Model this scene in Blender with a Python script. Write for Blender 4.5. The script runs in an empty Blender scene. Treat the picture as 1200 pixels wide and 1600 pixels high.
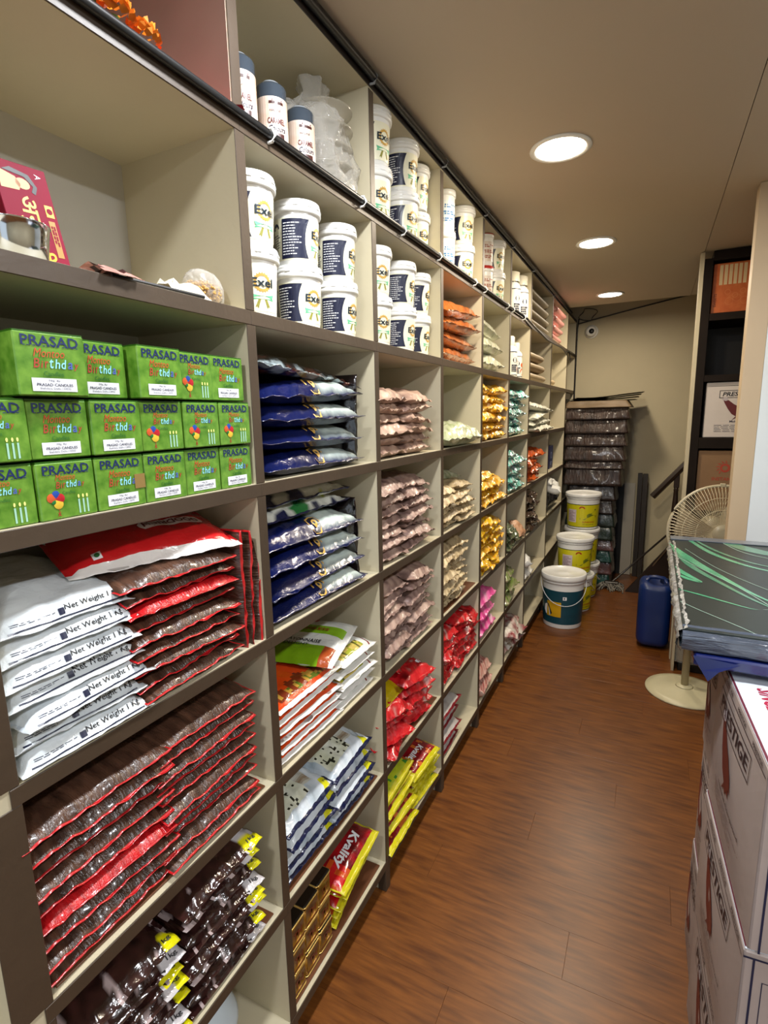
import bpy, bmesh, math, random
import numpy as np
from mathutils import Vector, Matrix, noise
from mathutils.bvhtree import BVHTree
PI = math.pi
C = bpy.context.scene.collection
rnd = random.Random(7)

# ------------------------------------------------------------------ camera, light, exposure
CAMX, CAMZ = 0.70316, 1.57
yaw, pitch, roll = -0.46513549, -0.17793717, -0.02072961
cy, sy, cp, sp = math.cos(yaw), math.sin(yaw), math.cos(pitch), math.sin(pitch)
fw = Vector((sy * cp, cy * cp, sp)); r0 = Vector((cy, -sy, 0)); u0 = r0.cross(fw)
cr_, sr_ = math.cos(roll), math.sin(roll)
rt = r0 * cr_ + u0 * sr_; up = u0 * cr_ - r0 * sr_
cam = bpy.data.objects.new('camera', bpy.data.cameras.new('camera')); C.objects.link(cam)
M3 = Matrix((rt, up, -fw)).transposed()
cam.matrix_world = Matrix.Translation((CAMX, 0, CAMZ)) @ M3.to_4x4()
cam.data.sensor_fit = 'VERTICAL'; cam.data.sensor_height = 36.0; cam.data.sensor_width = 27.0
cam.data.lens = 831.47 / 1600 * 36
cam.data.clip_start = 0.02
S = bpy.context.scene
S.camera = cam
S.view_settings.view_transform = 'Standard'; S.view_settings.look = 'None'
S.view_settings.gamma = 1; S.view_settings.use_curve_mapping = False
S.view_settings.exposure = -0.05
w = bpy.data.worlds.new('world'); S.world = w; w.use_nodes = True
w.node_tree.nodes['Background'].inputs[0].default_value = (0.75, 0.85, 1.0, 1)
w.node_tree.nodes['Background'].inputs[1].default_value = 0.15
LAMP_W = 15.0            # each ceiling downlight
FRONT_W = 14.0         # cool daylight from the open shop front behind the viewer
CEIL = 2.44
fl = bpy.data.lights.new('shop_front_daylight', 'AREA'); fl.shape = 'RECTANGLE'; fl.size = 2.2; fl.size_y = 2.1
fl.energy = FRONT_W; fl.color = (0.80, 0.91, 1.0)
flo = bpy.data.objects.new('shop_front_daylight', fl); C.objects.link(flo)
flo.location = (1.3, -2.36, 1.25); flo.rotation_euler = (PI / 2, 0, 0)

# ------------------------------------------------------------------ helpers
def lin(h):
    v = [int(h[i:i + 2], 16) / 255 for i in (0, 2, 4)]
    return tuple((x / 12.92 if x <= .04045 else ((x + .055) / 1.055) ** 2.4) for x in v) + (1,)

MATS = {}
def mat(name, col=None, rough=.5, metal=0, spec=.5, coat=0, var=0, vscale=8, bump=0, bscale=40, bdist=.002, vcol=False, emit=0,
        trans=0, alpha=1, stretch=None, col2=None, bdetail=3):
    if name in MATS: return MATS[name]
    m = bpy.data.materials.new(name); m.use_nodes = True
    nt = m.node_tree; b = nt.nodes['Principled BSDF']
    col = lin(col) if isinstance(col, str) else col
    if col: b.inputs['Base Color'].default_value = col; m.diffuse_color = col
    b.inputs['Roughness'].default_value = rough; b.inputs['Metallic'].default_value = metal
    b.inputs['Specular IOR Level'].default_value = spec; b.inputs['Coat Weight'].default_value = coat
    b.inputs['Coat Roughness'].default_value = .12
    b.inputs['Transmission Weight'].default_value = trans; b.inputs['Alpha'].default_value = alpha
    tc = nt.nodes.new('ShaderNodeTexCoord'); mp = nt.nodes.new('ShaderNodeMapping')
    nt.links.new(tc.outputs['Object'], mp.inputs[0])
    if stretch: mp.inputs['Scale'].default_value = stretch
    src = None
    if vcol:
        a = nt.nodes.new('ShaderNodeAttribute'); a.attribute_name = 'Col'; src = a.outputs['Color']
    if var:
        n = nt.nodes.new('ShaderNodeTexNoise'); n.inputs['Scale'].default_value = vscale; n.inputs['Detail'].default_value = 5
        nt.links.new(mp.outputs[0], n.inputs['Vector'])
        mx = nt.nodes.new('ShaderNodeMix'); mx.data_type = 'RGBA'
        rp = nt.nodes.new('ShaderNodeMapRange'); rp.inputs[1].default_value = .3; rp.inputs[2].default_value = .7
        nt.links.new(n.outputs['Fac'], rp.inputs[0])
        if src is None:
            c2 = lin(col2) if col2 else tuple(x * (1 - var) for x in col[:3]) + (1,)
            mx.inputs[6].default_value = col; mx.inputs[7].default_value = c2
            nt.links.new(rp.outputs[0], mx.inputs[0])
        else:
            mx.blend_type = 'MULTIPLY'; mx.inputs[7].default_value = (1 - var,) * 3 + (1,)
            nt.links.new(src, mx.inputs[6]); nt.links.new(rp.outputs[0], mx.inputs[0])
        src = mx.outputs[2]
    if src is not None: nt.links.new(src, b.inputs['Base Color'])
    if bump:
        n = nt.nodes.new('ShaderNodeTexNoise'); n.inputs['Scale'].default_value = bscale; n.inputs['Detail'].default_value = bdetail
        n.inputs['Distortion'].default_value = .6
        nt.links.new(mp.outputs[0], n.inputs['Vector'])
        bp = nt.nodes.new('ShaderNodeBump'); bp.inputs['Strength'].default_value = bump; bp.inputs['Distance'].default_value = bdist
        nt.links.new(n.outputs['Fac'], bp.inputs['Height']); nt.links.new(bp.outputs[0], b.inputs['Normal'])
    if emit:
        b.inputs['Emission Color'].default_value = col; b.inputs['Emission Strength'].default_value = emit
    MATS[name] = m
    return m

class MB:
    """vertices, faces, material slots and face colours of one mesh"""
    def __init__(s): s.v = []; s.f = []; s.m = []; s.c = []
    def add(s, vs, fs, m=0, col=None):
        o = len(s.v); s.v += [tuple(v) for v in vs]
        for f in fs: s.f.append(tuple(o + i for i in f)); s.m.append(m); s.c.append(col)
        return s
    def box(s, lo, hi, m=0, b=0, col=None):
        lo = list(lo); hi = list(hi)
        if b <= 0:
            vs = [(x, y, z) for x in (lo[0], hi[0]) for y in (lo[1], hi[1]) for z in (lo[2], hi[2])]
            fs = [(0, 1, 3, 2), (4, 6, 7, 5), (0, 4, 5, 1), (2, 3, 7, 6), (0, 2, 6, 4), (1, 5, 7, 3)]
            return s.add(vs, fs, m, col)
        c = [(lo[i] + hi[i]) / 2 for i in range(3)]; h = [(hi[i] - lo[i]) / 2 for i in range(3)]
        b = min(b, min(h) * .9); vs = []; idx = {}
        for sx in (-1, 1):
            for s_y in (-1, 1):
                for sz in (-1, 1):
                    sg = (sx, s_y, sz)
                    for ax in range(3):
                        p = [c[i] + sg[i] * (h[i] if i == ax else h[i] - b) for i in range(3)]
                        idx[(sg, ax)] = len(vs); vs.append(p)
        fs = []
        for ax in range(3):
            o1, o2 = (ax + 1) % 3, (ax + 2) % 3
            for sg in (-1, 1):
                q = []
                for a, bb in ((-1, -1), (1, -1), (1, 1), (-1, 1)):
                    k = [0, 0, 0]; k[ax] = sg; k[o1] = a; k[o2] = bb; q.append(idx[(tuple(k), ax)])
                fs.append(tuple(q if sg > 0 else q[::-1]))
            for a in (-1, 1):
                for bb in (-1, 1):
                    k1 = [0, 0, 0]; k2 = [0, 0, 0]
                    k1[ax] = -1; k2[ax] = 1
                    for k in (k1, k2): k[o1] = a; k[o2] = bb
                    q = [idx[(tuple(k1), o1)], idx[(tuple(k2), o1)], idx[(tuple(k2), o2)], idx[(tuple(k1), o2)]]
                    fs.append(tuple(q if a * bb > 0 else q[::-1]))
        for sx in (-1, 1):
            for s_y in (-1, 1):
                for sz in (-1, 1):
                    sg = (sx, s_y, sz); q = [idx[(sg, 0)], idx[(sg, 1)], idx[(sg, 2)]]
                    fs.append(tuple(q if sx * s_y * sz > 0 else q[::-1]))
        return s.add(vs, fs, m, col)
    def lathe(s, prof, n=24, c=(0, 0, 0), m=0, axis='z', cap=True):
        """prof: list of (r, z)"""
        vs = []; fs = []
        for r, z in prof:
            for k in range(n):
                a = 2 * PI * k / n; p = (r * math.cos(a), r * math.sin(a), z)
                if axis == 'x': p = (p[2], p[0], p[1])
                if axis == 'y': p = (p[1], p[2], p[0])
                vs.append((p[0] + c[0], p[1] + c[1], p[2] + c[2]))
        for i in range(len(prof) - 1):
            for k in range(n):
                k2 = (k + 1) % n; fs.append((i * n + k, i * n + k2, (i + 1) * n + k2, (i + 1) * n + k))
        if cap:
            fs.append(tuple(range(n))[::-1]); o = (len(prof) - 1) * n; fs.append(tuple(o + k for k in range(n)))
        return s.add(vs, fs, m)
    def tube(s, pts, r, n=8, m=0, closed=False):
        pts = [Vector(p) for p in pts]; vs = []; fs = []; N = len(pts)
        for i, p in enumerate(pts):
            d = (pts[(i + 1) % N] - pts[i - 1]) if closed else (pts[min(i + 1, N - 1)] - pts[max(i - 1, 0)])
            d.normalize(); a = Vector((0, 0, 1)) if abs(d.z) < .9 else Vector((1, 0, 0))
            x = d.cross(a).normalized(); y = d.cross(x)
            rr = r[i] if isinstance(r, (list, tuple)) else r
            for k in range(n):
                t = 2 * PI * k / n; vs.append(p + x * rr * math.cos(t) + y * rr * math.sin(t))
        for i in range(N if closed else N - 1):
            j = (i + 1) % N
            for k in range(n):
                k2 = (k + 1) % n; fs.append((i * n + k, j * n + k, j * n + k2, i * n + k2))
        if not closed: fs.append(tuple(range(n))[::-1]); fs.append(tuple((N - 1) * n + k for k in range(n)))
        return s.add(vs, fs, m)
    def prism(s, pts, y0, y1, m=0, ax=1):
        """polygon in the other two axes, pushed along axis ax"""
        n = len(pts); vs = []
        for yy in (y0, y1):
            for a, b in pts:
                vs.append({0: (yy, a, b), 1: (a, yy, b), 2: (a, b, yy)}[ax])
        fs = [tuple(range(n)), tuple(range(2 * n - 1, n - 1, -1))]
        for i in range(n): j = (i + 1) % n; fs.append((i, i + n, j + n, j))
        return s.add(vs, fs, m)
    def mesh(s, name, mats, smooth=False):
        me = bpy.data.meshes.new(name); me.from_pydata([tuple(v) for v in s.v], [], s.f)
        for m_ in (mats if isinstance(mats, (list, tuple)) else [mats]): me.materials.append(m_)
        if any(s.m): me.polygons.foreach_set('material_index', s.m)
        if any(c is not None for c in s.c):
            at = me.color_attributes.new('Col', 'FLOAT_COLOR', 'CORNER'); arr = []
            for f, c in zip(s.f, s.c):
                if isinstance(c, list):
                    for q in c: arr += list(q)
                else: arr += list(c or (1, 1, 1, 1)) * len(f)
            at.data.foreach_set('color', arr)
        if smooth: me.polygons.foreach_set('use_smooth', [True] * len(me.polygons))
        me.update(); return me
    def obj(s, name, mats, parent=None, smooth=False, loc=None, fixn=False):
        me = s.mesh(name, mats, smooth)
        if fixn:
            bm = bmesh.new(); bm.from_mesh(me); bmesh.ops.recalc_face_normals(bm, faces=bm.faces); bm.to_mesh(me); bm.free()
        return link(name, me, parent, loc)

def link(name, me, parent=None, loc=None):
    o = bpy.data.objects.new(name, me); C.objects.link(o)
    if parent is not None: o.parent = parent
    if loc is not None: o.location = loc
    return o
def tag(o, label, cat, group=None, kind=None):
    if label: o['label'] = label
    if cat: o['category'] = cat
    if group: o['group'] = group
    if kind: o['kind'] = kind
    return o
def thing(name, label, cat, loc=(0, 0, 0), rz=0, group=None):
    o = bpy.data.objects.new(name, None); C.objects.link(o); o.location = loc; o.rotation_euler = (0, 0, rz)
    o.empty_display_size = .05
    return tag(o, label, cat, group)
def dup(root, label=None, loc=None, rz=None, group=None, rot=None, scale=None):
    r = root.copy(); C.objects.link(r)
    if loc is not None: r.location = loc
    if rz is not None: r.rotation_euler = (0, 0, rz)
    if rot is not None: r.rotation_euler = rot
    if scale is not None: r.scale = scale
    if label: r['label'] = label
    if group: r['group'] = group
    for ch in list(root.children):
        c = ch.copy(); C.objects.link(c); c.parent = r
        for g in ch.children:
            d = g.copy(); C.objects.link(d); d.parent = c
    return r
def struct(o): o['kind'] = 'structure'; return o
ORD = ['lowest', 'second from bottom', 'third from bottom', 'fourth from bottom', 'fifth from bottom', 'sixth from bottom', 'seventh from bottom',
       'eighth from bottom', 'ninth from bottom', 'tenth from bottom', 'eleventh from bottom']
def ordn(k, n): return 'topmost' if k == n - 1 else ORD[k]

# ---- flat lettering as meshes
_T = {}
def text2d(s, size=1.0, bold=0.0, shear=0.0, res=2, spacing=1.0):
    k = (s, size, bold, shear, res, spacing)
    if k in _T: return _T[k]
    cu = bpy.data.curves.new('tmp', 'FONT'); cu.body = s; cu.size = size; cu.resolution_u = res; cu.shear = shear; cu.offset = bold * size
    cu.space_character = spacing; cu.align_x = 'CENTER'; cu.align_y = 'CENTER'
    o = bpy.data.objects.new('tmp', cu); C.objects.link(o)
    dg = bpy.context.evaluated_depsgraph_get(); me = bpy.data.meshes.new_from_object(o.evaluated_get(dg))
    v = [(q.co.x, q.co.y) for q in me.vertices]; f = [tuple(p.vertices) for p in me.polygons]
    bpy.data.objects.remove(o); bpy.data.curves.remove(cu); bpy.data.meshes.remove(me)
    if v:
        xs = [a for a, b in v]; ys = [b for a, b in v]; cx, cyy = (min(xs) + max(xs)) / 2, (min(ys) + max(ys)) / 2
        v = [(a - cx, b - cyy) for a, b in v]
    _T[k] = (v, f); return _T[k]
def text_fit(s, wd, ht, **kw):
    v, f = text2d(s, 1.0, **kw)
    xs = [a for a, b in v]; ys = [b for a, b in v]; W = max(xs) - min(xs); H = max(ys) - min(ys)
    return [(a / W * wd, b / H * ht) for a, b in v], f
def disc2d(r, cx=0, cyy=0, n=14, ry=None):
    return [(cx + r * math.cos(2 * PI * k / n), cyy + (ry or r) * math.sin(2 * PI * k / n)) for k in range(n)], [tuple(range(n))]
def ring2d(r0_, r1_, cx=0, cyy=0, n=24):
    v = [(cx + q * math.cos(2 * PI * k / n), cyy + q * math.sin(2 * PI * k / n)) for q in (r0_, r1_) for k in range(n)]
    return v, [(k, n + k, n + (k + 1) % n, (k + 1) % n) for k in range(n)]
def rect2d(x0, x1, y0, y1, nx=1, ny=1):
    v = [(x0 + (x1 - x0) * i / nx, y0 + (y1 - y0) * j / ny) for j in range(ny + 1) for i in range(nx + 1)]
    return v, [(j * (nx + 1) + i, j * (nx + 1) + i + 1, (j + 1) * (nx + 1) + i + 1, (j + 1) * (nx + 1) + i) for j in range(ny) for i in range(nx)]
def shift(vf, dx, dy, rot=0):
    c, s_ = math.cos(rot), math.sin(rot)
    return [(a * c - b * s_ + dx, a * s_ + b * c + dy) for a, b in vf[0]], vf[1]
def decal(mb, vf, fn, m=0): return mb.add([fn(a, b) for a, b in vf[0]], vf[1], m)
def lines2d(x0, x1, y0, y1, n, seed=0, th=.35):
    """small print: rows of short dashes standing for lines too small to read"""
    q = random.Random(seed); v = []; f = []
    for k in range(n):
        yy = y1 - (y1 - y0) * (k + .5) / n; h = (y1 - y0) / n * th * .5; x = x0; end = x0 + (x1 - x0) * q.uniform(.6, 1)
        while x < end:
            w_ = (x1 - x0) * q.uniform(.08, .2); e = min(x + w_, end); o = len(v)
            v += [(x, yy - h), (e, yy - h), (e, yy + h), (x, yy + h)]; f.append((o, o + 1, o + 2, o + 3)); x = e + (x1 - x0) * .035
    return v, f
def onx(x): return lambda a, b: (x, a, b)               # on a face that looks to +x
def cyl(rfun, az0=0, out=.0008):
    def fn(a, z):
        r = rfun(z) + out; t = az0 + a / rfun(z); return (r * math.cos(t), r * math.sin(t), z)
    return fn

# ------------------------------------------------------------------ materials
CREAM = mat('cream_paint', 'c5bb9f', .5, var=.10, vscale=3, bump=.15, bscale=60)
TAUPE = mat('taupe_edge_paint', '46382a', .5, var=.18, vscale=9, bump=.25, bscale=50)
PINKP = mat('faded_pink_paint', 'a48d7e', .5, var=.2, vscale=5)
CEILM = mat('ceiling_paint', 'b8aa96', .55, var=.05, vscale=1.2)
WALLM = mat('wall_paint', 'c9bd9d', .6, var=.14, vscale=1.6, bump=.2, bscale=20, bdist=.004)
WHITEW = mat('white_gloss_panel', 'dfe8ee', .25, var=.03)
GREYW = mat('grey_paint', '85878a', .55, var=.1)
BEIGEP = mat('beige_pillar_paint', 'c4b093', .45, var=.12, vscale=6, stretch=(1, 1, .2))
WOOD = mat('vinyl_plank', '532c10', .34, var=.5, vscale=4, stretch=(1.6, 14, 1), bump=.05, bscale=30, col2='7d4a1c')
DARKW = mat('dark_brown_laminate', '2c241f', .4, var=.3, vscale=10)
LINER = mat('brown_liner_board', '6a3f25', .45, var=.2, vscale=30)
WPL = mat('white_plastic', 'f0f0ec', .3, coat=.3)
BLACKP = mat('black_pipe_rubber', '121315', .35)
NAVY = mat('navy_print', '151a36', .35)
INK = mat('dark_ink', '1d2340', .5)
INKB = mat('black_ink', '17161a', .5)
WPRINT = mat('white_print', 'e8e8ea', .5)
CREAMPR = mat('cream_label', 'f0edd2', .35)
GOLDPR = mat('gold_print', 'caa04c', .4)
GREENPR = mat('green_print', '63b98d', .45)
REDPR = mat('red_print', 'b5151d', .4)
YELPR = mat('yellow_print', 'e6d313', .4)
PINKPR = mat('pink_print', 'd58f86', .5)
BLUEPR = mat('sky_blue_print', '9fd0ea', .5)
FILM = mat('printed_film', None, .24, vcol=True, coat=.5, bump=.5, bscale=55, bdist=.004, var=.12, vscale=20)
FILMM = mat('soft_film', None, .42, vcol=True, coat=.15, bump=.5, bscale=45, bdist=.004, var=.15, vscale=18)
WAFER = mat('wafer_film', None, .3, vcol=True, coat=.35, bump=.8, bscale=38, bdist=.005, var=.5, vscale=24, stretch=(4, 1, 1))
SEALR = mat('red_seal_film', 'c01b20', .28, coat=.4, var=.3, vscale=14)

# ------------------------------------------------------------------ setting
YR = [.3362, .8609, 1.3884, 1.9159, 2.4352, 2.9496, 3.4809, 4.2523, 5.0532, 5.585]      # far faces of the uprights
TP = .0253; TS = .0269; DEP = .30
ZL = {1: 2.1116, 2: 1.7754, 3: 1.4416, 4: 1.1109, 5: .7715, 6: .4408, 7: .1116}
BAYS = ['first', 'second', 'third', 'fourth', 'fifth', 'sixth', 'seventh', 'eighth', 'last']
def cell(i, l): return YR[i], YR[i + 1] - TP, ZL[l], (ZL[l - 1] - TS if l > 1 else 2.40)

floor = struct(MB().box((-.35, -2.4, -.06), (2.6, 5.62, -.004)).obj('floor', mat('floor_base', '4a2812', .7)))
pw, pl = .155, 1.22
rows = int((5.62 + 2.4) / pw); npk = 0
pmesh = []
for k in range(3):
    pmesh.append(MB().box((0, 0, -.004), (pl - .0004, pw - .0004, 0), b=.0003).mesh('plank', WOOD))
ccol = random.Random(3)
for r_ in range(rows + 1):
    off = (r_ * .47) % pl
    x = -.35 - off
    while x < 2.6:
        x0, x1 = max(x, -.35), min(x + pl, 2.6)
        y0 = -2.4 + r_ * pw
        if y0 + pw > .5 and x1 > -.3 and x0 < 1.75 and y0 < 5.6:
            if x1 - x0 > pl - .01: o = link('plank', pmesh[r_ % 3], floor, (x0, y0, 0))
            else: o = MB().box((0, 0, -.004), (x1 - x0 - .0004, pw - .0004, 0), b=.0003).obj('plank', WOOD, floor, loc=(x0, y0, 0))
        elif y0 < 5.6:
            MB().box((0, 0, -.004), (x1 - x0 - .0012, pw - .0012, 0)).obj('plank', WOOD, floor, loc=(x0, y0, 0)) if y0 + pw <= .5 and x1 > .4 and y0 > -.3 else None
        x += pl
MB().box((-.35, -2.4, -.0039), (2.6, -.31, -.0005)).obj('plank', WOOD, floor)
MB().box((1.75, .5, -.0039), (2.6, 5.62, -.0012)).obj('plank', WOOD, floor)

ceiling = MB()
ceiling.box((-.33, -2.45, CEIL), (.907, 4.945, CEIL + .03))
ceiling.box((.9095, -2.45, CEIL + .001), (2.65, 4.945, CEIL + .03))
ceiling.box((.90, -2.4, CEIL + .012), (.915, 4.94, CEIL + .028))
struct(ceiling.obj('ceiling', CEILM))
struct(MB().box((-.4, 5.585, 0), (2.65, 5.65, 3.1)).obj('wall_back', WALLM))
struct(MB().box((-.4, 4.95, 3.1), (2.65, 5.65, 3.14)).obj('trim_1', CEILM))          # stairwell lid above the far wall
struct(MB().box((-.4, 4.92, CEIL + .03), (2.65, 4.95, 3.1)).obj('trim_2', CEILM))
struct(MB().box((-.42, -2.45, 0), (-.335, 5.585, 3.1)).obj('wall_left', GREYW))
struct(MB().box((2.6, -2.45, 0), (2.65, 5.585, 3.1)).obj('wall_right', WALLM))
fr = MB()
fr.box((-.35, -2.45, 0), (.15, -2.4, 2.44)); fr.box((2.45, -2.45, 0), (2.6, -2.4, 2.44)); fr.box((.15, -2.45, 2.33), (2.45, -2.4, 2.44))
struct(fr.obj('wall_front', CREAM))

# ---- downlights
LAMPC = (1.0, .86, .66)
def downlight(x, y, label, col=LAMPC, watts=LAMP_W, seen=True):
    t = thing('ceiling_light', label, 'ceiling light', (x, y, CEIL))
    MB().lathe([(.098, 0), (.1, -.004), (.088, -.008), (.080, -.004), (.078, 0)], 32, cap=False).obj('trim_ring', WPL, t, True)
    em = mat('lamp_diffuser', (1, .93, .8, 1), .4, emit=14)
    MB().lathe([(.079, -.002), (.079, -.005), (.001, -.0055)], 32).obj('diffuser', em, t)
    l = bpy.data.lights.new('lamp', 'AREA'); l.shape = 'DISK'; l.size = .15; l.energy = watts; l.color = col
    o = bpy.data.objects.new('lamp', l); C.objects.link(o); o.parent = t; o.location = (0, 0, -.012)
    return t
downlight(.372, 2.03, 'round recessed ceiling downlight, nearest and largest of the three lit ones in view')
downlight(.382, 3.17, 'round recessed ceiling downlight, middle one of the three lit ones')
downlight(.358, 4.56, 'round recessed ceiling downlight, farthest and smallest, close to the end wall')
COOLC = (.93, .96, 1.0)
downlight(.385, .85, 'recessed ceiling downlight just above the top edge of the view', COOLC, LAMP_W * 1.2)
downlight(.385, -.35, 'recessed ceiling downlight overhead behind the viewer', COOLC, LAMP_W * 1.4)
downlight(1.5, .9, 'recessed ceiling downlight over the carton stack, right of the view', COOLC, LAMP_W * 1.5)
downlight(1.5, -.8, 'recessed ceiling downlight behind the viewer over the shop floor', COOLC, LAMP_W * 1.4)

# ------------------------------------------------------------------ shelving
rack = thing('shelving_unit', 'cream wall-length cubby shelving with grey-brown edges along the left wall', 'shelving')
for i, y in enumerate(YR):
    t = .0527 if i == 0 else TP
    m = MB().box((-DEP, y - t, 0 if i < 9 else .0), (-.002, y, 2.42))
    p = m.obj('upright', CREAM, rack)
    e = MB()
    for l in range(1, 8):
        zt = (ZL[l - 1] - TS if l > 1 else 2.40); e.box((-.002, y - t, ZL[l]), (0, y, zt), b=.0008)
    e.box((-.03, y - t - .004, 0), (0, y + .004, ZL[7] - TS), b=.002)
    e.obj('edge_strip', TAUPE, p)
MB().box((-DEP - .004, -.35, 0), (-DEP, 5.58, 2.42)).obj('back_panel', mat('back_board', 'b6b3ab', .5, var=.08), rack)
prev = [-.35] + YR
for l in range(1, 8):
    for i in range(len(prev) - 1):
        y0 = prev[i]; y1 = prev[i + 1] - (.0527 if i == 0 else TP)
        p = MB().box((-DEP, y0, ZL[l] - TS), (-.002, y1, ZL[l])).obj('shelf', CREAM, rack)
        e = MB().box((-.002, y0 - (0 if i == 0 else TP * .5), ZL[l] - TS), (.0006, y1 + TP * .5, ZL[l] - .0006), b=.0008)
        e.obj('edge_strip', TAUPE, p)
for i in range(len(prev) - 1):
    y0 = prev[i]; y1 = prev[i + 1] - (.0527 if i == 0 else TP)
    p = MB().box((-DEP, y0, 2.405), (-.002, y1, 2.43)).obj('shelf', CREAM, rack)
    MB().box((-.002, y0, 2.405), (.0006, prev[i + 1], 2.43)).obj('edge_strip', DARKW, p)
MB().box((-.06, .29, .0), (-.05, 5.55, ZL[7] - TS)).obj('kickboard', mat('kick_board_dark', '1c1714', .7), rack)
# pink-painted lining of the top left cubby
MB().box((-DEP + .002, YR[1] - TP - .002, ZL[1]), (-.003, YR[1] - TP - .0004, 2.405)).obj('side_lining', PINKP, rack)
MB().box((-DEP + .0, -.3, ZL[1]), (-DEP + .002, YR[1] - TP, 2.405)).obj('back_lining', PINKP, rack)

# black conduits with clips
cd = thing('conduit_pipe', 'black cable conduit clipped along the edge of the upper shelf', 'pipe')
pts = [(.008, -.3, ZL[1] - .004), (.008, .85, ZL[1] - .002), (.008, 2.9, ZL[1] + .002), (.008, 3.3, ZL[1] + .004)]
MB().tube(pts, .0075, 10).obj('pipe', BLACKP, cd, True)
cl = [.93, 1.30, 1.55, 1.85, 2.27, 2.42, 2.83, 2.95, 3.22]
for k, y in enumerate(cl):
    MB().tube([(.0005, y, ZL[1] - .014), (.012, y, ZL[1] - .014), (.0185, y, ZL[1] - .004), (.012, y, ZL[1] + .009), (.0005, y, ZL[1] + .009)], .003, 6).obj('clip', WPL, cd, True)
cd2 = thing('conduit_pipe', 'black cable conduit running where the ceiling meets the shelving', 'pipe')
MB().tube([(.011, -.3, 2.424), (.0115, 2.0, 2.424), (.011, 4.2, 2.424), (.011, 5.1, 2.424)], .0105, 10).obj('pipe', BLACKP, cd2, True)
for y in (1.37, 1.9, 2.42, 2.93, 3.46, 4.23):
    MB().tube([(.001, y, 2.410), (.013, y, 2.409), (.0235, y, 2.424), (.013, y, 2.436)], .003, 6).obj('clip', mat('grey_clip', '8b8f92', .5), cd2, True)
cb = MB().tube([(.012, 3.3, ZL[1] + .0), (.016, 3.6, 2.087), (.02, 3.9, 2.065), (.016, 4.2, 2.07), (.012, 4.6, 2.085), (.012, 4.85, 2.07), (.012, 5.03, 2.098),
                (.012, 5.15, 2.10), (.012, 5.55, 2.10)], .006, 8).obj('cable', BLACKP, None, True)
tag(cb, 'sagging thin black cable past the end of the upper shelf conduit', 'cable')
cb = MB().tube([(.012, 4.72, 2.075), (.03, 4.9, 2.03), (.03, 5.02, 2.0), (.02, 5.07, 2.04), (.012, 5.05, 2.10)], .004, 6).obj('cable', BLACKP, None, True)
tag(cb, 'small loose loop of black cable hanging at the far shelf', 'cable')
MB().tube([(.006, 5.56, .9), (.006, 5.565, 1.6), (.01, 5.565, 2.35), (.02, 5.565, 2.44)], .006, 8).obj('cable', BLACKP, cd2, True)

# sagging cable on the end wall, security camera
pts = []
for k in range(25):
    t = k / 24; x = .02 + .98 * t; pts.append((x, 5.56, 2.395 + .165 * (1 - (1 - t) ** 1.6) - .02 * math.sin(t * PI)))
tag(MB().tube(pts, .006, 8).obj('cable', BLACKP, None, True), 'thin black cable sagging across the top of the end wall', 'cable')
pts = [(.10 + .07 * math.cos(a) + .02 * math.sin(3 * a), 5.555, 2.47 + .055 * math.sin(a)) for a in [k * 2 * PI / 20 for k in range(30)]]
tag(MB().tube(pts, .004, 6).obj('cable_coil', mat('grey_cable', '3a3a3c', .5), None, True), 'coiled grey cable in the upper corner of the end wall', 'cable')
t = thing('security_camera', 'small white dome security camera high on the end wall', 'camera', (.135, 5.585, 2.315))
MB().lathe([(.062, 0), (.062, -.012), (.055, -.022)], 24, axis='y').obj('base', WPL, t, True)
MB().lathe([(.046, -.02), (.05, -.05), (.04, -.075), (.02, -.088)], 24, axis='y').obj('dome', WPL, t, True)
MB().lathe([(.024, -.086), (.022, -.094), (.002, -.095)], 16, c=(.008, 0, -.004), axis='y').obj('lens', BLACKP, t, True)
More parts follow.
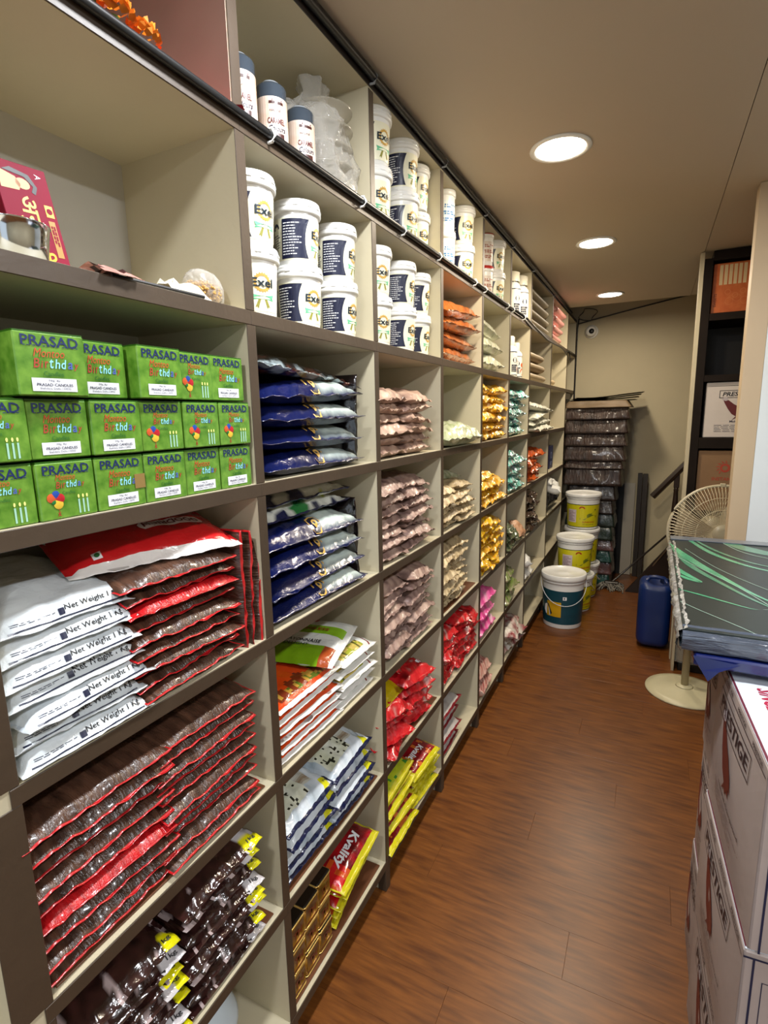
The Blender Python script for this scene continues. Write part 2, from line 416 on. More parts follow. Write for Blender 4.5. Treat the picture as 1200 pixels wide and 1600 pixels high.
# ------------------------------------------------------------------ bags
def bag_data(L, W, T, nx, ny, su, sv, seed, wr, colfn, k=3.0, flat=.35, edge=.0025, bend=0.0, smooth=False):
    """one pillow of printed film: seam flange all round, puffed body, wrinkles; returns body and seam meshes as (v, f, c)"""
    us = [0] + [su + (1 - 2 * su) * i / nx for i in range(nx + 1)] + [1] if su > 0 else [i / nx for i in range(nx + 1)]
    vs_ = [0] + [sv + (1 - 2 * sv) * i / ny for i in range(ny + 1)] + [1] if sv > 0 else [i / ny for i in range(ny + 1)]
    NX, NY = len(us), len(vs_); top = []; bot = []
    o = seed * 7.31
    for j, v in enumerate(vs_):
        for i, u in enumerate(us):
            a = max(-1, min(1, (2 * u - 1) / (1 - 2 * su))); b = max(-1, min(1, (2 * v - 1) / (1 - 2 * sv)))
            p = ((1 - abs(a) ** k) * (1 - abs(b) ** k)); p = max(p, 0) ** .5
            x = (u - .5) * L; y = (v - .5) * W
            pin = 1 - .06 * (1 - p) * 0
            n1 = noise.noise(Vector((x * 9 + o, y * 9, o))); n2 = noise.noise(Vector((x * 20 + o, y * 18, o + 5)))
            n3 = noise.noise(Vector((x * 70, y * 55 + o, o)))
            q = abs(n2)
            rad = (1 - p)
            zt = T * flat + T * (1 - flat) * p * (1 + .25 * n1) + wr * T * ((.5 - q) * .8 + n3 * .35) * (.55 + .15 * rad)
            zb = T * flat * (1 - p) + wr * T * n2 * .3 * rad
            if i in (0, NX - 1) or j in (0, NY - 1): zb = zt - .0008
            e = edge * noise.noise(Vector((x * 14 + o, y * 14, 3 + o))) * (1 if rad > .9 else 0)
            x += e * (1 if a > 0 else -1) * (abs(a) > .95); y += e * (1 if b > 0 else -1) * (abs(b) > .95)
            y += .06 * W * n1 * 0
            x -= (1 - p) * 0
            dz = bend * (2 * u - 1) ** 2 * T
            top.append((x, y, zt - dz)); bot.append((x, y, max(zb, 0) - dz))
    V = top + bot; N = NX * NY; bf = []; bc = []; sf = []; sc = []
    for j in range(NY - 1):
        for i in range(NX - 1):
            a = j * NX + i; q = (a, a + 1, a + NX + 1, a + NX); um, vm = (us[i] + us[i + 1]) / 2, (vs_[j] + vs_[j + 1]) / 2
            seam = (su > 0 and (i == 0 or i == NX - 2)) or (sv > 0 and (j == 0 or j == NY - 2))
            F, Cc = (sf, sc) if seam else (bf, bc)
            if smooth and not seam:
                uv = [(us[i], vs_[j]), (us[i + 1], vs_[j]), (us[i + 1], vs_[j + 1]), (us[i], vs_[j + 1])]
                F.append(q); Cc.append([colfn(a_, b_, 1, False) for a_, b_ in uv]); F.append(tuple(N + t for t in q[::-1])); Cc.append([colfn(a_, b_, 0, False) for a_, b_ in uv[::-1]])
            else:
                F.append(q); Cc.append(colfn(um, vm, 1, seam)); F.append(tuple(N + t for t in q[::-1])); Cc.append(colfn(um, vm, 0, seam))
    for i in range(NX - 1):
        for j in (0, NY - 1):
            a = j * NX + i; q = (a, a + N, a + N + 1, a + 1); sf.append(q if j == 0 else q[::-1]); sc.append(colfn(us[i], vs_[j], 1, True))
    for j in range(NY - 1):
        for i in (0, NX - 1):
            a = j * NX + i; q = (a, a + NX, a + NX + N, a + N); sf.append(q if i == 0 else q[::-1]); sc.append(colfn(us[i], vs_[j], 1, True))
    return V, bf, bc, sf, sc
def _me(name, V, F, Cc, m):
    used = sorted({i for f in F for i in f}); mp = {a: b for b, a in enumerate(used)}
    mb = MB(); mb.v = [V[i] for i in used]; mb.f = [tuple(mp[i] for i in f) for f in F]; mb.m = [0] * len(F); mb.c = Cc
    return mb.mesh(name, m, True)
class BagKind:
    def __init__(s, name, L, W, T, nx, ny, colfn, m=None, su=.04, sv=.05, wr=.35, variants=3, split=False, seam_m=None, seam_name='sealed_edge', **kw):
        s.name = name; s.vars = []; s.L, s.W, s.T = L, W, T
        for k in range(variants):
            V, bf, bc, sf, sc = bag_data(L, W, T, nx, ny, su, sv, hash_(name) + k, wr, (lambda u, v, t, e, k=k: colfn(u, v, t, e, k)), **kw)
            if split:
                s.vars.append((_me(name, V, bf, bc, m or FILM), _me(seam_name, V, sf, sc, seam_m or m or FILM), V, bf))
            else:
                s.vars.append((_me(name, V, bf + sf, bc + sc, m or FILM), None, V, bf))
        s.seam_name = seam_name; s.deco = [[] for _ in range(variants)]
    def print_on(s, name, vf, m, lift=.0012):
        """flat print projected down on the top of each variant"""
        for k, (a, b, V, bf) in enumerate(s.vars):
            bvh = BVHTree.FromPolygons(V, bf); vs = []
            for x, y in vf[0]:
                h = bvh.ray_cast(Vector((x, y, 1)), Vector((0, 0, -1)))
                vs.append((x, y, (h[0].z if h[0] is not None else s.T * .4) + lift))
            s.deco[k].append((name, MB().add(vs, vf[1]).mesh(name, m)))
    def print_front(s, name, vf, m, lift=.0012):
        """flat print projected back on the front side of each variant; vf holds (x, height)"""
        for k, (a, b, V, bf) in enumerate(s.vars):
            bvh = BVHTree.FromPolygons(V, bf); vs = []
            for x, z in vf[0]:
                h = bvh.ray_cast(Vector((x, -1, z)), Vector((0, 1, 0)))
                y_ = h[0].y if h[0] is not None and h[0].y < 0 else -s.W * .44
                vs.append((x, y_ - lift, z))
            s.deco[k].append((name, MB().add(vs, vf[1]).mesh(name, m)))
    def make(s, k, label, cat, loc, rot, group=None, only=None):
        k %= len(s.vars); b, e = s.vars[k][:2]
        o = link(s.name, b, None, loc); o.rotation_euler = rot if isinstance(rot, (tuple, list)) else (0, 0, rot)
        tag(o, label, cat, group)
        if e: link(s.seam_name, e, o)
        for n, me in s.deco[k]:
            if only is None or n in only: link(n, me, o)
        return o
def hash_(s): return sum(ord(c) * (i + 3) for i, c in enumerate(s)) % 97
def mix(a, b, t): return tuple(a[i] * (1 - t) + b[i] * t for i in range(3)) + (1,)
def nz(u, v, s, o=0): return noise.noise(Vector((u * s + o, v * s, o * 1.7)))
R90 = PI / 2            # local +x runs along the shelf (away from the viewer); local -y is the front
def J(a): return rnd.uniform(-a, a)

# =================================================================== first bay
y0, y1, z0, z1 = cell(0, 1)
# altar: red cloth, marigolds
m = MB(); n = 40
vs = []
for i in range(n + 1):
    yy = -.3 + (.829 + .3) * i / n; wv = .003 * math.sin(i * 1.3)
    for x, z in ((-.24, .002), (-.1, .004 + abs(wv)), (-.012, .003), (.003 + wv * .5, .001 + wv), (.004 + wv, -.004 + wv)): vs.append((x, yy, ZL[1] + z + .003))
m.add(vs, [(i * 5 + k, i * 5 + k + 1, i * 5 + k + 6, i * 5 + k + 5) for i in range(n) for k in range(4)])
m.add([(-.02, .829, ZL[1] + .004), (.008, .83, ZL[1] + .006), (.012, .846, ZL[1] + .012), (.012, .852, ZL[1] + .006), (-.02, .84, ZL[1] + .003)], [(0, 1, 2, 3, 4)])
tag(m.obj('altar_cloth', mat('red_satin', 'c11229', .35, coat=.2), None, True), 'red cloth spread along the top left shelf under marigold flowers', 'cloth')
def marigold(loc, r, label, col):
    t = thing('marigold_flower', label, 'flower', loc, 0, 'marigolds on the red cloth'); mb = MB()
    for ring, (n_, rr, zz, s_) in enumerate(((13, .9, .05, .46), (13, .95, .25, .42), (12, .8, .5, .42), (10, .58, .72, .4), (7, .35, .88, .34), (4, .12, .97, .28))):
        for k in range(n_):
            a = 2 * PI * (k + .5 * (ring % 2)) / n_ + J(.2); c = Vector((math.cos(a) * rr * r * .8, math.sin(a) * rr * r * .8, zz * r))
            d = Vector((math.cos(a), math.sin(a), .5 + ring * .3)).normalized(); sdir = Vector((-math.sin(a), math.cos(a), 0)); q = r * s_
            mb.add([c, c + sdir * q * .6 + d * q * .5, c + sdir * q * .35 + d * q + Vector((0, 0, J(.2) * r)), c - sdir * q * .3 + d * q * 1.05, c - sdir * q * .6 + d * q * .5], [(0, 1, 2, 3, 4)])
    mb.obj('petals', col, t); MB().lathe([(.2 * r, .2 * r), (.34 * r, .12 * r), (.26 * r, .04 * r), (.1 * r, -.0)], 10).obj('calyx', mat('calyx_green', '47702a', .6), t)
OR = mat('marigold_orange', 'f08a0c', .6, var=.3, vscale=60)
marigold((-.008, .602, ZL[1] + .012), .028, 'orange marigold on the red cloth, nearer the cream petals', OR)
marigold((-.008, .652, ZL[1] + .010), .024, 'orange marigold on the red cloth, farther from the cream petals', OR)
marigold((-.008, .572, ZL[1] + .016), .018, 'small cream white flower beside the orange marigolds', mat('cream_petal', 'ece3cf', .6))

y0, y1, z0, z1 = cell(0, 2)
# crimson incense box leaning on the back
bx = thing('incense_box', 'tall crimson incense box with yellow lettering leaning back in the upper left cubby', 'box', (-.125, .463, z0), 0)
CRIM = mat('crimson_card', '86102f', .6, spec=.2)
MB().box((-.018, -.052, 0), (.018, .052, .225), b=.0012).obj('carton', CRIM, bx)
fx = onx(.0187)
mb = MB(); decal(mb, shift(text_fit('अनुश्री', .135, .055, bold=.012), -.002, .094, -PI / 2), fx); mb.obj('lettering', mat('yellow_gold_print', 'f0c21c', .4), bx)
mb = MB(); decal(mb, rect2d(.030, .043, .045, .12), fx); mb.obj('side_panel', mat('ochre_print', 'b07c2a', .5), bx)
mb = MB(); decal(mb, shift(lines2d(-.03, .03, -.005, .005, 2, 3, .7), .0365, .08, -PI / 2), onx(.0193)); mb.obj('small_print', CRIM, bx)
mb = MB(); decal(mb, rect2d(.03, .046, .128, .152), fx); mb.obj('emblem', MATS['yellow_gold_print'], bx)
mb = MB(); decal(mb, disc2d(.006, .038, .14), onx(.0193)); mb.obj('emblem_dot', CRIM, bx)
sk = mat('printed_skin', 'd9a070', .5)
mb = MB(); decal(mb, disc2d(.014, -.002, .185, ry=.011), fx); decal(mb, ([(-.046, .168), (-.012, .170), (-.006, .182), (-.014, .196), (-.044, .205)], [(0, 1, 2, 3, 4)]), fx); mb.obj('portrait_print', sk, bx)
mb = MB(); decal(mb, ([(-.036, .205), (.004, .200), (.018, .184), (.012, .172), (.019, .168), (.026, .184), (.014, .206), (-.02, .213)], [(0, 1, 2, 3, 4, 5, 6, 7)]), fx); mb.obj('portrait_hair', INKB, bx)
mb = MB(); decal(mb, shift(text_fit('A', .010, .012), .033, .207, -PI / 2), fx); mb.obj('corner_mark', WPRINT, bx)
bx.rotation_euler = (.07, -.17, 0); bx.location = (-.118, .530, z0 + .004); bx.scale = (.72, .74, .70)
t = thing('steel_bowl', 'polished steel bowl in front of the crimson box', 'bowl', (-.062, .458, z0 + .001))
MB().lathe([(.030, 0), (.036, .002), (.040, .030), (.0425, .048), (.044, .049), (.0425, .050), (.039, .046), (.036, .028), (.033, .005), (.001, .004)], 32, cap=False).obj('bowl_body', mat('steel', 'c9ccd0', .12, metal=1), t, True)
# thin black incense stick, paper scraps, bag of seeds
tag(MB().tube([(-.012, .56, z0 + .004), (-.006, .735, z0 + .004)], .003, 6).obj('incense_stick', INKB), 'thin black incense stick lying at the shelf edge', 'incense stick')
def scrap(label, loc, L, W, H, c1, c2, seed):
    rr = random.Random(seed); mb = MB(); n_ = 9; g = []
    for j in range(n_):
        for i in range(n_):
            g.append(((i / 8 - .5) * L + rr.uniform(-.1, .1) * L / 4, (j / 8 - .5) * W + rr.uniform(-.1, .1) * W / 4, H * max(0, (1 - (i / 4 - 1) ** 2)) * (.35 + .65 * rr.random())))
    for j in range(8):
        for i in range(8): a = j * 9 + i; mb.add([g[a], g[a + 1], g[a + 10], g[a + 9]], [(0, 1, 2, 3)], col=c1 if rr.random() < .6 else c2)
    return tag(mb.obj('paper_scrap', FILMM, None, False, loc), label, 'paper')
scrap('crumpled pink and black flower wrapper beside the crimson box', (-.035, .565, z0 + .002), .09, .06, .02, lin('c98f84'), lin('3a1a1c'), 3)
scrap('crumpled reddish paper wrapper on the shelf left of the cream papers', (-.05, .635, z0 + .002), .07, .05, .018, lin('b3766a'), lin('7a4a3a'), 5)
scrap('torn cream and yellow paper packet leaning on the bag of grain', (-.055, .715, z0 + .002), .09, .08, .035, lin('e4dcc6'), lin('d8cfae'), 8)
CLEAR = bpy.data.materials.new('clear_film'); CLEAR.use_nodes = True
nt = CLEAR.node_tree; nt.nodes.clear()
o_ = nt.nodes.new('ShaderNodeOutputMaterial'); mx = nt.nodes.new('ShaderNodeMixShader'); tr = nt.nodes.new('ShaderNodeBsdfTransparent'); gl = nt.nodes.new('ShaderNodeBsdfPrincipled')
tr.inputs[0].default_value = (.97, .96, .93, 1); gl.inputs['Base Color'].default_value = (.8, .78, .73, 1); gl.inputs['Roughness'].default_value = .12; gl.inputs['Specular IOR Level'].default_value = 1
fr_ = nt.nodes.new('ShaderNodeLayerWeight'); fr_.inputs[0].default_value = .35; mr = nt.nodes.new('ShaderNodeMapRange'); mr.inputs[3].default_value = .16; mr.inputs[4].default_value = .55
tcn = nt.nodes.new('ShaderNodeTexCoord'); nn = nt.nodes.new('ShaderNodeTexNoise'); nn.inputs['Scale'].default_value = 34; nn.inputs['Detail'].default_value = 4; nn.inputs['Distortion'].default_value = 1.2
bpn = nt.nodes.new('ShaderNodeBump'); bpn.inputs['Strength'].default_value = .8; bpn.inputs['Distance'].default_value = .01
nt.links.new(tcn.outputs['Object'], nn.inputs['Vector']); nt.links.new(nn.outputs['Fac'], bpn.inputs['Height']); nt.links.new(bpn.outputs[0], gl.inputs['Normal'])
nt.links.new(fr_.outputs['Facing'], mr.inputs[0]); nt.links.new(mr.outputs[0], mx.inputs[0]); nt.links.new(tr.outputs[0], mx.inputs[1]); nt.links.new(gl.outputs[0], mx.inputs[2]); nt.links.new(mx.outputs[0], o_.inputs[0])
def wrap_blob(name, parent, loc, prof, n, seed, amp, sc=(1, 1, 1)):
    """loose film around something: a lathe pulled about by noise"""
    mb = MB().lathe(prof, n); vs = []
    for x, y, z in mb.v:
        d = noise.noise_vector(Vector((x * 16 + seed, y * 16, z * 12))) * amp * .45
        rd = abs(noise.noise(Vector((x * 22 + seed, y * 22, z * 9)))) + .5 * abs(noise.noise(Vector((x * 50, y * 50 + seed, z * 24))))
        q_ = math.hypot(x, y) + 1e-6; d = d + Vector((x / q_, y / q_, 0)) * (.35 - rd) * amp
        vs.append((x * sc[0] + d.x, y * sc[1] + d.y, max(z * sc[2] + d.z * .4, .0006)))
    mb.v = vs; return mb.obj(name, CLEAR, parent, True, loc)
t = thing('grain_bag', 'small clear bag of golden grain in the upper left cubby corner', 'bag', (-.06, .782, z0 + .001))
mb = MB().lathe([(.018, 0), (.03, .004), (.036, .02), (.032, .036), (.012, .044)], 14)
mb.v = [(x * (1 + .2 * noise.noise(Vector((x * 60, y * 60, z * 60)))), y, z) for x, y, z in mb.v]
mb.obj('grain_fill', mat('grain_gold', 'b48a4a', .6, var=.55, vscale=160, bump=1, bscale=220, bdist=.006, col2='6e4a20'), t, True)
mb = MB(); rg = random.Random(4)
for k in range(150):
    a = rg.uniform(0, 2 * PI); h = rg.uniform(.004, .042); r_ = .036 * math.sin(min(1, h / .03 + .35) * PI / 2) * (1 if h < .03 else 1 - (h - .03) / .03)
    c = Vector((r_ * math.cos(a), r_ * math.sin(a), h)); mb.box(c - Vector((.0035, .002, .0018)), c + Vector((.0035, .002, .0018)), b=.001)
g_ = mb.obj('loose_grain', mat('grain_light', 'c29a55', .55), t); g_['kind'] = 'stuff'
wrap_blob('film', t, None, [(.03, .001), (.038, .006), (.040, .03), (.034, .046), (.026, .056), (.012, .064)], 22, 2, .013)

# ---- green candle cartons
y0, y1, z0, z1 = cell(0, 3)
GREEN = mat('green_card', '437418', .34, coat=.25, var=.4, vscale=60, bump=.3, bscale=14, bdist=.004, col2='709c36')
GDARK = mat('green_card_side', '2f5f12', .35, var=.3, vscale=60)
BW, BH, BD = .0815, .0795, .13
def carton_mesh():
    m = MB().box((-BD, -BW / 2, 0), (0, BW / 2, BH - .0035), b=.0015)
    m.box((-BD + .002, -BW / 2 + .001, BH - .0040), (-.001, BW / 2 - .001, BH - .0018), 1)       # closed top flap
    m.add([(-.001, -BW / 2 + .001, BH - .004), (-.001, BW / 2 - .001, BH - .004), (-.02, BW / 2 - .002, BH + .0005), (-.02, -BW / 2 + .002, BH - .0003)], [(0, 1, 2, 3)], 1)
    return m
fx = onx(.0008); fx2 = onx(.0014); DB = mat('navy_title', '14265a', .4)
title = shift(text_fit('PRASAD', .066, .0125, bold=.012), 0, BH - .013)
def cprint(kind):
    out = []
    mb = MB(); decal(mb, title, fx); v, f = title
    ys = [-.0333 + .0666 * k / 6 for k in range(7)]
    for k in range(6):                                              # slab serifs under and over the letters
        a = ys[k] + .0035
        for q in (a, a + .0045): decal(mb, rect2d(q - .0016, q + .0016, BH - .0197, BH - .0187), fx)
    out.append(('lettering', mb.mesh('lettering', DB)))
    up_ = 0 if kind == 'A' else .004
    s_ = 1.0 if kind == 'A' else .78
    mb = MB(); decal(mb, shift(text_fit('Montoo', .036 * s_, .0105 * s_, bold=.0, shear=.35), -.003, BH - .0275 + up_), fx); out.append(('script_lettering', mb.mesh('script_lettering', mat('orange_red_print', 'c04a2c', .4))))
    mb = MB(); mb2 = MB(); word = 'Birthday'; xx = -.022 * s_
    mb.add(*[[(0, 0, 0)] * 0, []])
    a = MB(); b_ = MB(); c_ = MB()
    wds = (.0062, .0028, .0042, .0042, .0056, .0058, .0055, .0055)
    for k, ch in enumerate(word):
        wq = wds[k] * s_ * 1.12; hq = (.0115 if ch in 'Bthd' else .0085) * s_; yq = BH - .0415 + up_ * 1.7 + (.0015 * s_ if ch in 'Bthd' else (-.0015 * s_ if ch == 'y' else 0))
        decal((a if k < 3 or k == 7 else (b_ if k < 6 else c_)), shift(text_fit(ch, wq, hq, bold=.012, shear=.2), xx + wq / 2, yq), fx); xx += wq + .0012 * s_
    out.append(('script_lettering', a.mesh('script_lettering', mat('brick_print', 'a8402e', .4))))
    out.append(('script_lettering', b_.mesh('script_lettering', mat('cyan_print', '8fd6ea', .4))))
    out.append(('script_lettering', c_.mesh('script_lettering', mat('violet_print', '4c5fae', .4))))
    mb = MB(); decal(mb, shift(text_fit('Candles', .023 * s_, .0058 * s_), 0, BH - .0525 + up_ * 2), fx); out.append(('small_print', mb.mesh('small_print', mat('dark_green_print', '2c6a2c', .5))))
    if kind == 'A':
        mb = MB(); decal(mb, rect2d(-.026, .026, .0055, .0215), fx); out.append(('label', mb.mesh('label', mat('white_sticker', 'e6e8ee', .4))))
        mb = MB(); decal(mb, shift(text_fit('PRASAD CANDLES', .042, .0036, bold=.012), 0, .0135), fx2); decal(mb, shift(text_fit('Mfg. By:', .014, .0028), 0, .0184), fx2)
        decal(mb, shift(text_fit('Shahdara, Delhi-110032', .036, .0028), 0, .0088), fx2); out.append(('small_print', mb.mesh('small_print', INK)))
    else:
        for cx, cz, r, c in ((-.0255, .0295, .0062, 'c9582c'), (-.019, .0335, .0055, '234a9a'), (-.0135, .028, .0065, 'b01f2a'), (-.0165, .0205, .0068, 'd8b53a'), (-.0225, .0235, .0035, '1f6f35')):
            mb = MB(); n_ = 14; vs = [(.0022, cx, cz)] + [(.0009, cx + r * math.cos(2 * PI * k / n_), cz + r * math.sin(2 * PI * k / n_)) for k in range(n_)]
            mb.add(vs, [(0, 1 + k, 1 + (k + 1) % n_) for k in range(n_)]); out.append(('balloon_print', mb.mesh('balloon_print', mat('balloon_' + c, c, .3), True)))
        mb = MB(); decal(mb, rect2d(-.0168, -.0160, .006, .014), fx); decal(mb, ([(-.0195, .0095), (-.0165, .008), (-.0135, .0105), (-.016, .0070), (-.0135, .0035), (-.0168, .0055), (-.0195, .003), (-.0175, .007)], [(0, 1, 2, 3, 4, 5, 6, 7)]), fx)
        out.append(('ribbon_print', mb.mesh('ribbon_print', mat('ribbon_print_red', 'a8392a', .4))))
        mb = MB(); f2 = MB()
        for cx in (.013, .0195, .0255):
            decal(mb, rect2d(cx - .0012, cx + .0012, .004, .0235), fx); decal(f2, disc2d(.0014, cx, .0275, 8, .0028), fx)
        out.append(('candle_print', mb.mesh('candle_print', mat('candle_print_pale', '9fcdb8', .5)))); out.append(('flame_print', f2.mesh('flame_print', mat('flame_yellow', 'f2ee8a', .5))))
    return out
cmesh = carton_mesh().mesh('carton', [GREEN, GDARK]); PR = {'A': cprint('A'), 'B': cprint('B')}
slots = [('B', 2), ('B', 1), ('A', 1), ('A', 1), ('A', 1), ('A', 1)], [('B', 1), ('A', 1), ('A', 1), ('B', 1), ('B', 1), ('B', 1)], [('A', 1), ('A', 1), ('A', 1), ('B', 1), ('A', 1)]
posn = ['leftmost', 'second from left', 'third from left', 'fourth from left', 'fifth from left', 'rightmost']
rown = ['bottom row', 'middle row', 'top row']
for r_, row in enumerate(slots):
    for k, (kd, _) in enumerate(row):
        yc = .369 + .0835 * k if r_ < 2 else (.372, .452, .540, .622, .708, .79)[k] + .058 - .004
        if r_ == 2: yc = (.443, .528, .616, .702, .779)[k]
        x = -.004 + J(.004) + (.012 if (r_ == 2 and k in (0, 2)) else 0) - (.012 if (r_ == 2 and k in (1,)) else 0)
        z = z0 + .0006 + r_ * .0812
        desc = 'white address label' if kd == 'A' else 'balloons and candles print'
        pk = posn[k] if r_ < 2 else ['leftmost', 'second from left', 'middle one', 'fourth from left', 'rightmost'][k]
        b = link('candle_carton', cmesh, None, (x, yc, z)); b.rotation_euler = (J(.012) * 0, 0, J(.03) + (-.09 if (r_ == 2 and k == 0) else 0))
        if r_ == 2: b.scale = (1, 1.0 if k else 1.06, 1.02)
        tag(b, f'green candle carton with {desc}, {pk} in the {rown[r_]}', 'carton', 'green candle cartons')
        for nm, me in PR[kd]: link(nm, me, b)
        if r_ == 0 and k == 2:
            MB().box((.0008, .022, .026), (.0013, .0405, .048)).obj('tape', mat('kraft_tape', '8a7040', .4), b)

# ---- white 1 kg bags, red bag, brown wafer pouches
y0, y1, z0, z1 = cell(0, 4)
WH, GR, NV = lin('dfe6ea'), lin('a9b3bd'), lin('141b3c')
def c_white(u, v, t, e, k):
    if not t and .10 < v < .22 and .55 < u < .62: return NV
    return mix(WH, GR, .5 * max(0, nz(u, v, 5, k + 3)) + (.35 if not t else 0))
KW = BagKind('white_bag', .205, .27, .034, 24, 26, c_white, FILM, variants=4, wr=.38, su=.03, sv=.012, flat=.12, k=5)
KW.print_front('navy_line', rect2d(-.088, .085, .0085, .0102, 34, 1), NAVY)
KW.print_front('lettering', shift(text_fit('Net Weight 1 Kg', .088, .0095, bold=.012), .036, .0190), INKB)
KW.print_front('small_print', shift(lines2d(-.03, .03, -.002, .002, 2, 2, .4), -.052, .0165), INK)
KW.print_front('navy_square', rect2d(-.018, -.009, .0125, .0205, 2, 2), NAVY)
N = 7
for k in range(N):
    z = z0 + .0025 + k * .0322 + (.004 if k == N - 1 else 0)
    KW.make(k, f'white one kilogram bag with black lettering, {ordn(k, N)} in the tall white stack', 'bag', (-.136 + J(.008) - (.01 if k == 6 else 0), .443 + J(.004), z),
            (.012 + .02 * k + J(.01), J(.02), R90 + J(.05)), 'white one kilogram bags')
FR = lambda t: None
RD, RD2 = lin('c5161c'), lin('e9e4e0')
def c_red(u, v, t, e, k):
    if not t: return RD2
    return RD if v > .14 else (RD2 if v < .07 else RD)
KR = BagKind('red_bag', .30, .19, .042, 30, 20, c_red, FILM, variants=1, wr=.3, su=.03, sv=.04)
vf = rect2d(-.062, .062, -.014, .014, 12, 3)
vf = ([(x * (1 - .12 * abs(y / .014) ** 3 * abs(x / .062) ** 6), y) for x, y in vf[0]], vf[1])
KR.print_on('name_panel', shift(vf, .055, .0), WPRINT, .0010)
KR.print_on('lettering', shift(text_fit('GOODRICH', .108, .017, bold=.02), .055, 0, PI), mat('dark_red_ink', '5a0f16', .4), .0022)
KR.print_on('vegetarian_mark', shift(rect2d(-.007, .007, -.007, .007), -.10, -.065), WPRINT, .0014)
KR.print_on('vegetarian_dot', shift(disc2d(.0042), -.10, -.065), mat('deep_green_print', '1d5a2c', .4), .0024)
KR.make(0, 'glossy red bag with white name panel lying on top of the brown pouches', 'bag', (-.12, .648, z0 + .232), (.24, .0, R90 - .28))
BR, BR2, RE = lin('6b4a38'), lin('2d1a14'), lin('c9181e')
def c_brown(u, v, t, e, k):
    if e: return RE
    if k == 3 and v < .16: return RE
    q = .5 + .5 * nz(u * 1.6, v, 9, k)
    s_ = .5 + .5 * math.sin(u * 70 + 3 * nz(u, v, 4))
    return mix(BR, BR2, min(1, .7 * q + .35 * s_))
KB = BagKind('wafer_pouch', .245, .22, .028, 40, 24, c_brown, WAFER, su=.014, sv=.018, wr=.5, variants=4, split=True, smooth=True, seam_m=SEALR, k=3.5)
N = 9
for k in range(N):
    KB.make(k % 3 if k != 6 else 3, f'brown wafer pouch with red edges, {ordn(k, N)}, pile beside the white bags', 'pouch',
            (-.112 + J(.008), .642 + J(.006), z0 + .0012 + k * .0252), (.01 + .014 * k + J(.01), J(.02), R90 + J(.05)), 'brown wafer pouches in the upper pile')
for k in range(3):
    KB.make(k, f'brown wafer pouch standing upright beside its pile, {["leftmost","middle one","rightmost"][k]} of three', 'pouch',
            (-.115, .770 + k * .0245, z0 + .122 - k * .006), (0, R90 + .03 * k, R90 + .04), 'upright brown wafer pouches')
y0, y1, z0, z1 = cell(0, 5)
N = 9
for k in range(N):
    KB.make(k % 3 if k not in (3,) else 3, f'brown wafer pouch with red edges, {ordn(k, N)}, left pile of lower cubby', 'pouch',
            (-.115 + J(.007), .45 + J(.006), z0 + .0058 + k * .0298 ), (.012 + .012 * k + J(.01), J(.02), R90 + J(.04)), 'brown wafer pouches in the lower left pile')
N = 10
for k in range(N):
    KB.make(k % 3, f'brown wafer pouch with red edges, {ordn(k, N)}, right pile of lower cubby', 'pouch',
            (-.118 + J(.007), .672 + J(.006), z0 + .0058 + k * .0262), (.01 + .010 * k + J(.01), J(.02), R90 + J(.04)), 'brown wafer pouches in the lower right pile')
def liner(i, l, label, inset=.022):
    a, b, c, _ = cell(i, l)
    tag(MB().box((-DEP + .02, a + .012, c + .0004), (-.012, b - inset, c + .0045), b=.0006).obj('liner_board', LINER), label, 'board')
liner(0, 5, 'thin brown board lying under the red-edged wafer pouches')
liner(0, 6, 'thin brown board lying under the dark chocolate bags')
liner(1, 6, 'thin brown board under the white and navy bags')
liner(1, 7, 'thin brown board under the golden tins')
liner(2, 6, 'thin brown board under the red and yellow snack bags')
liner(3, 5, 'thin brown board under the lower beige pouches')
# dark chocolate bags
y0, y1, z0, z1 = cell(0, 6)
DK, DK2, YL, PW = lin('1c0f0e'), lin('3a1f1c'), lin('dcd50e'), lin('c9c4c6')
def c_dark(u, v, t, e, k):
    if t and k != 1 and u > .80 + .03 * k and v < .12: return YL
    if t and u > .78 and v < .24 and k != 2: return PW
    n_ = nz(u * 1.5, v, 8, k + 2)
    if n_ > .38: return mix(mix(DK, DK2, .5), mix(PW, lin('a9807a'), .5), min(1, (n_ - .38) * 12))
    return mix(DK, DK2, .5 + .8 * nz(u, v, 16, k))
KD = BagKind('chocolate_bag', .215, .25, .034, 34, 26, c_dark, mat('dark_film', None, .14, vcol=True, coat=1, bump=.6, bscale=35, bdist=.006), su=.03, sv=.04, wr=.6, variants=4, smooth=True)
KD.print_on('weight_print', shift(text_fit('1kg', .022, .009, bold=.02), .088, -.108), INKB)
for c_i, (yc, n_) in enumerate(((.455, 7), (.672, 8))):
    for k in range(n_):
        KD.make(k + c_i, f'dark chocolate bag with yellow corner, {ordn(k, n_)} in the {["left", "right"][c_i]} dark pile', 'bag',
                (-.128 + J(.008), yc + J(.006), z0 + .0058 + k * .0315), (.05 + J(.03), J(.04), R90 + J(.06)), 'dark chocolate bags')
tag(MB().tube([(-.02, .775, z0 + .006), (-.03, .74, z0 + .006), (-.014, .735, z0 + .007), (-.008, .70, z0 + .008), (-.03, .68, z0 + .006), (-.02, .64, z0 + .006), (-.05, .60, z0 + .006)], .0009, 5).obj('loose_thread', WPL), 'loose white thread on the brown board beside the dark bags', 'thread')
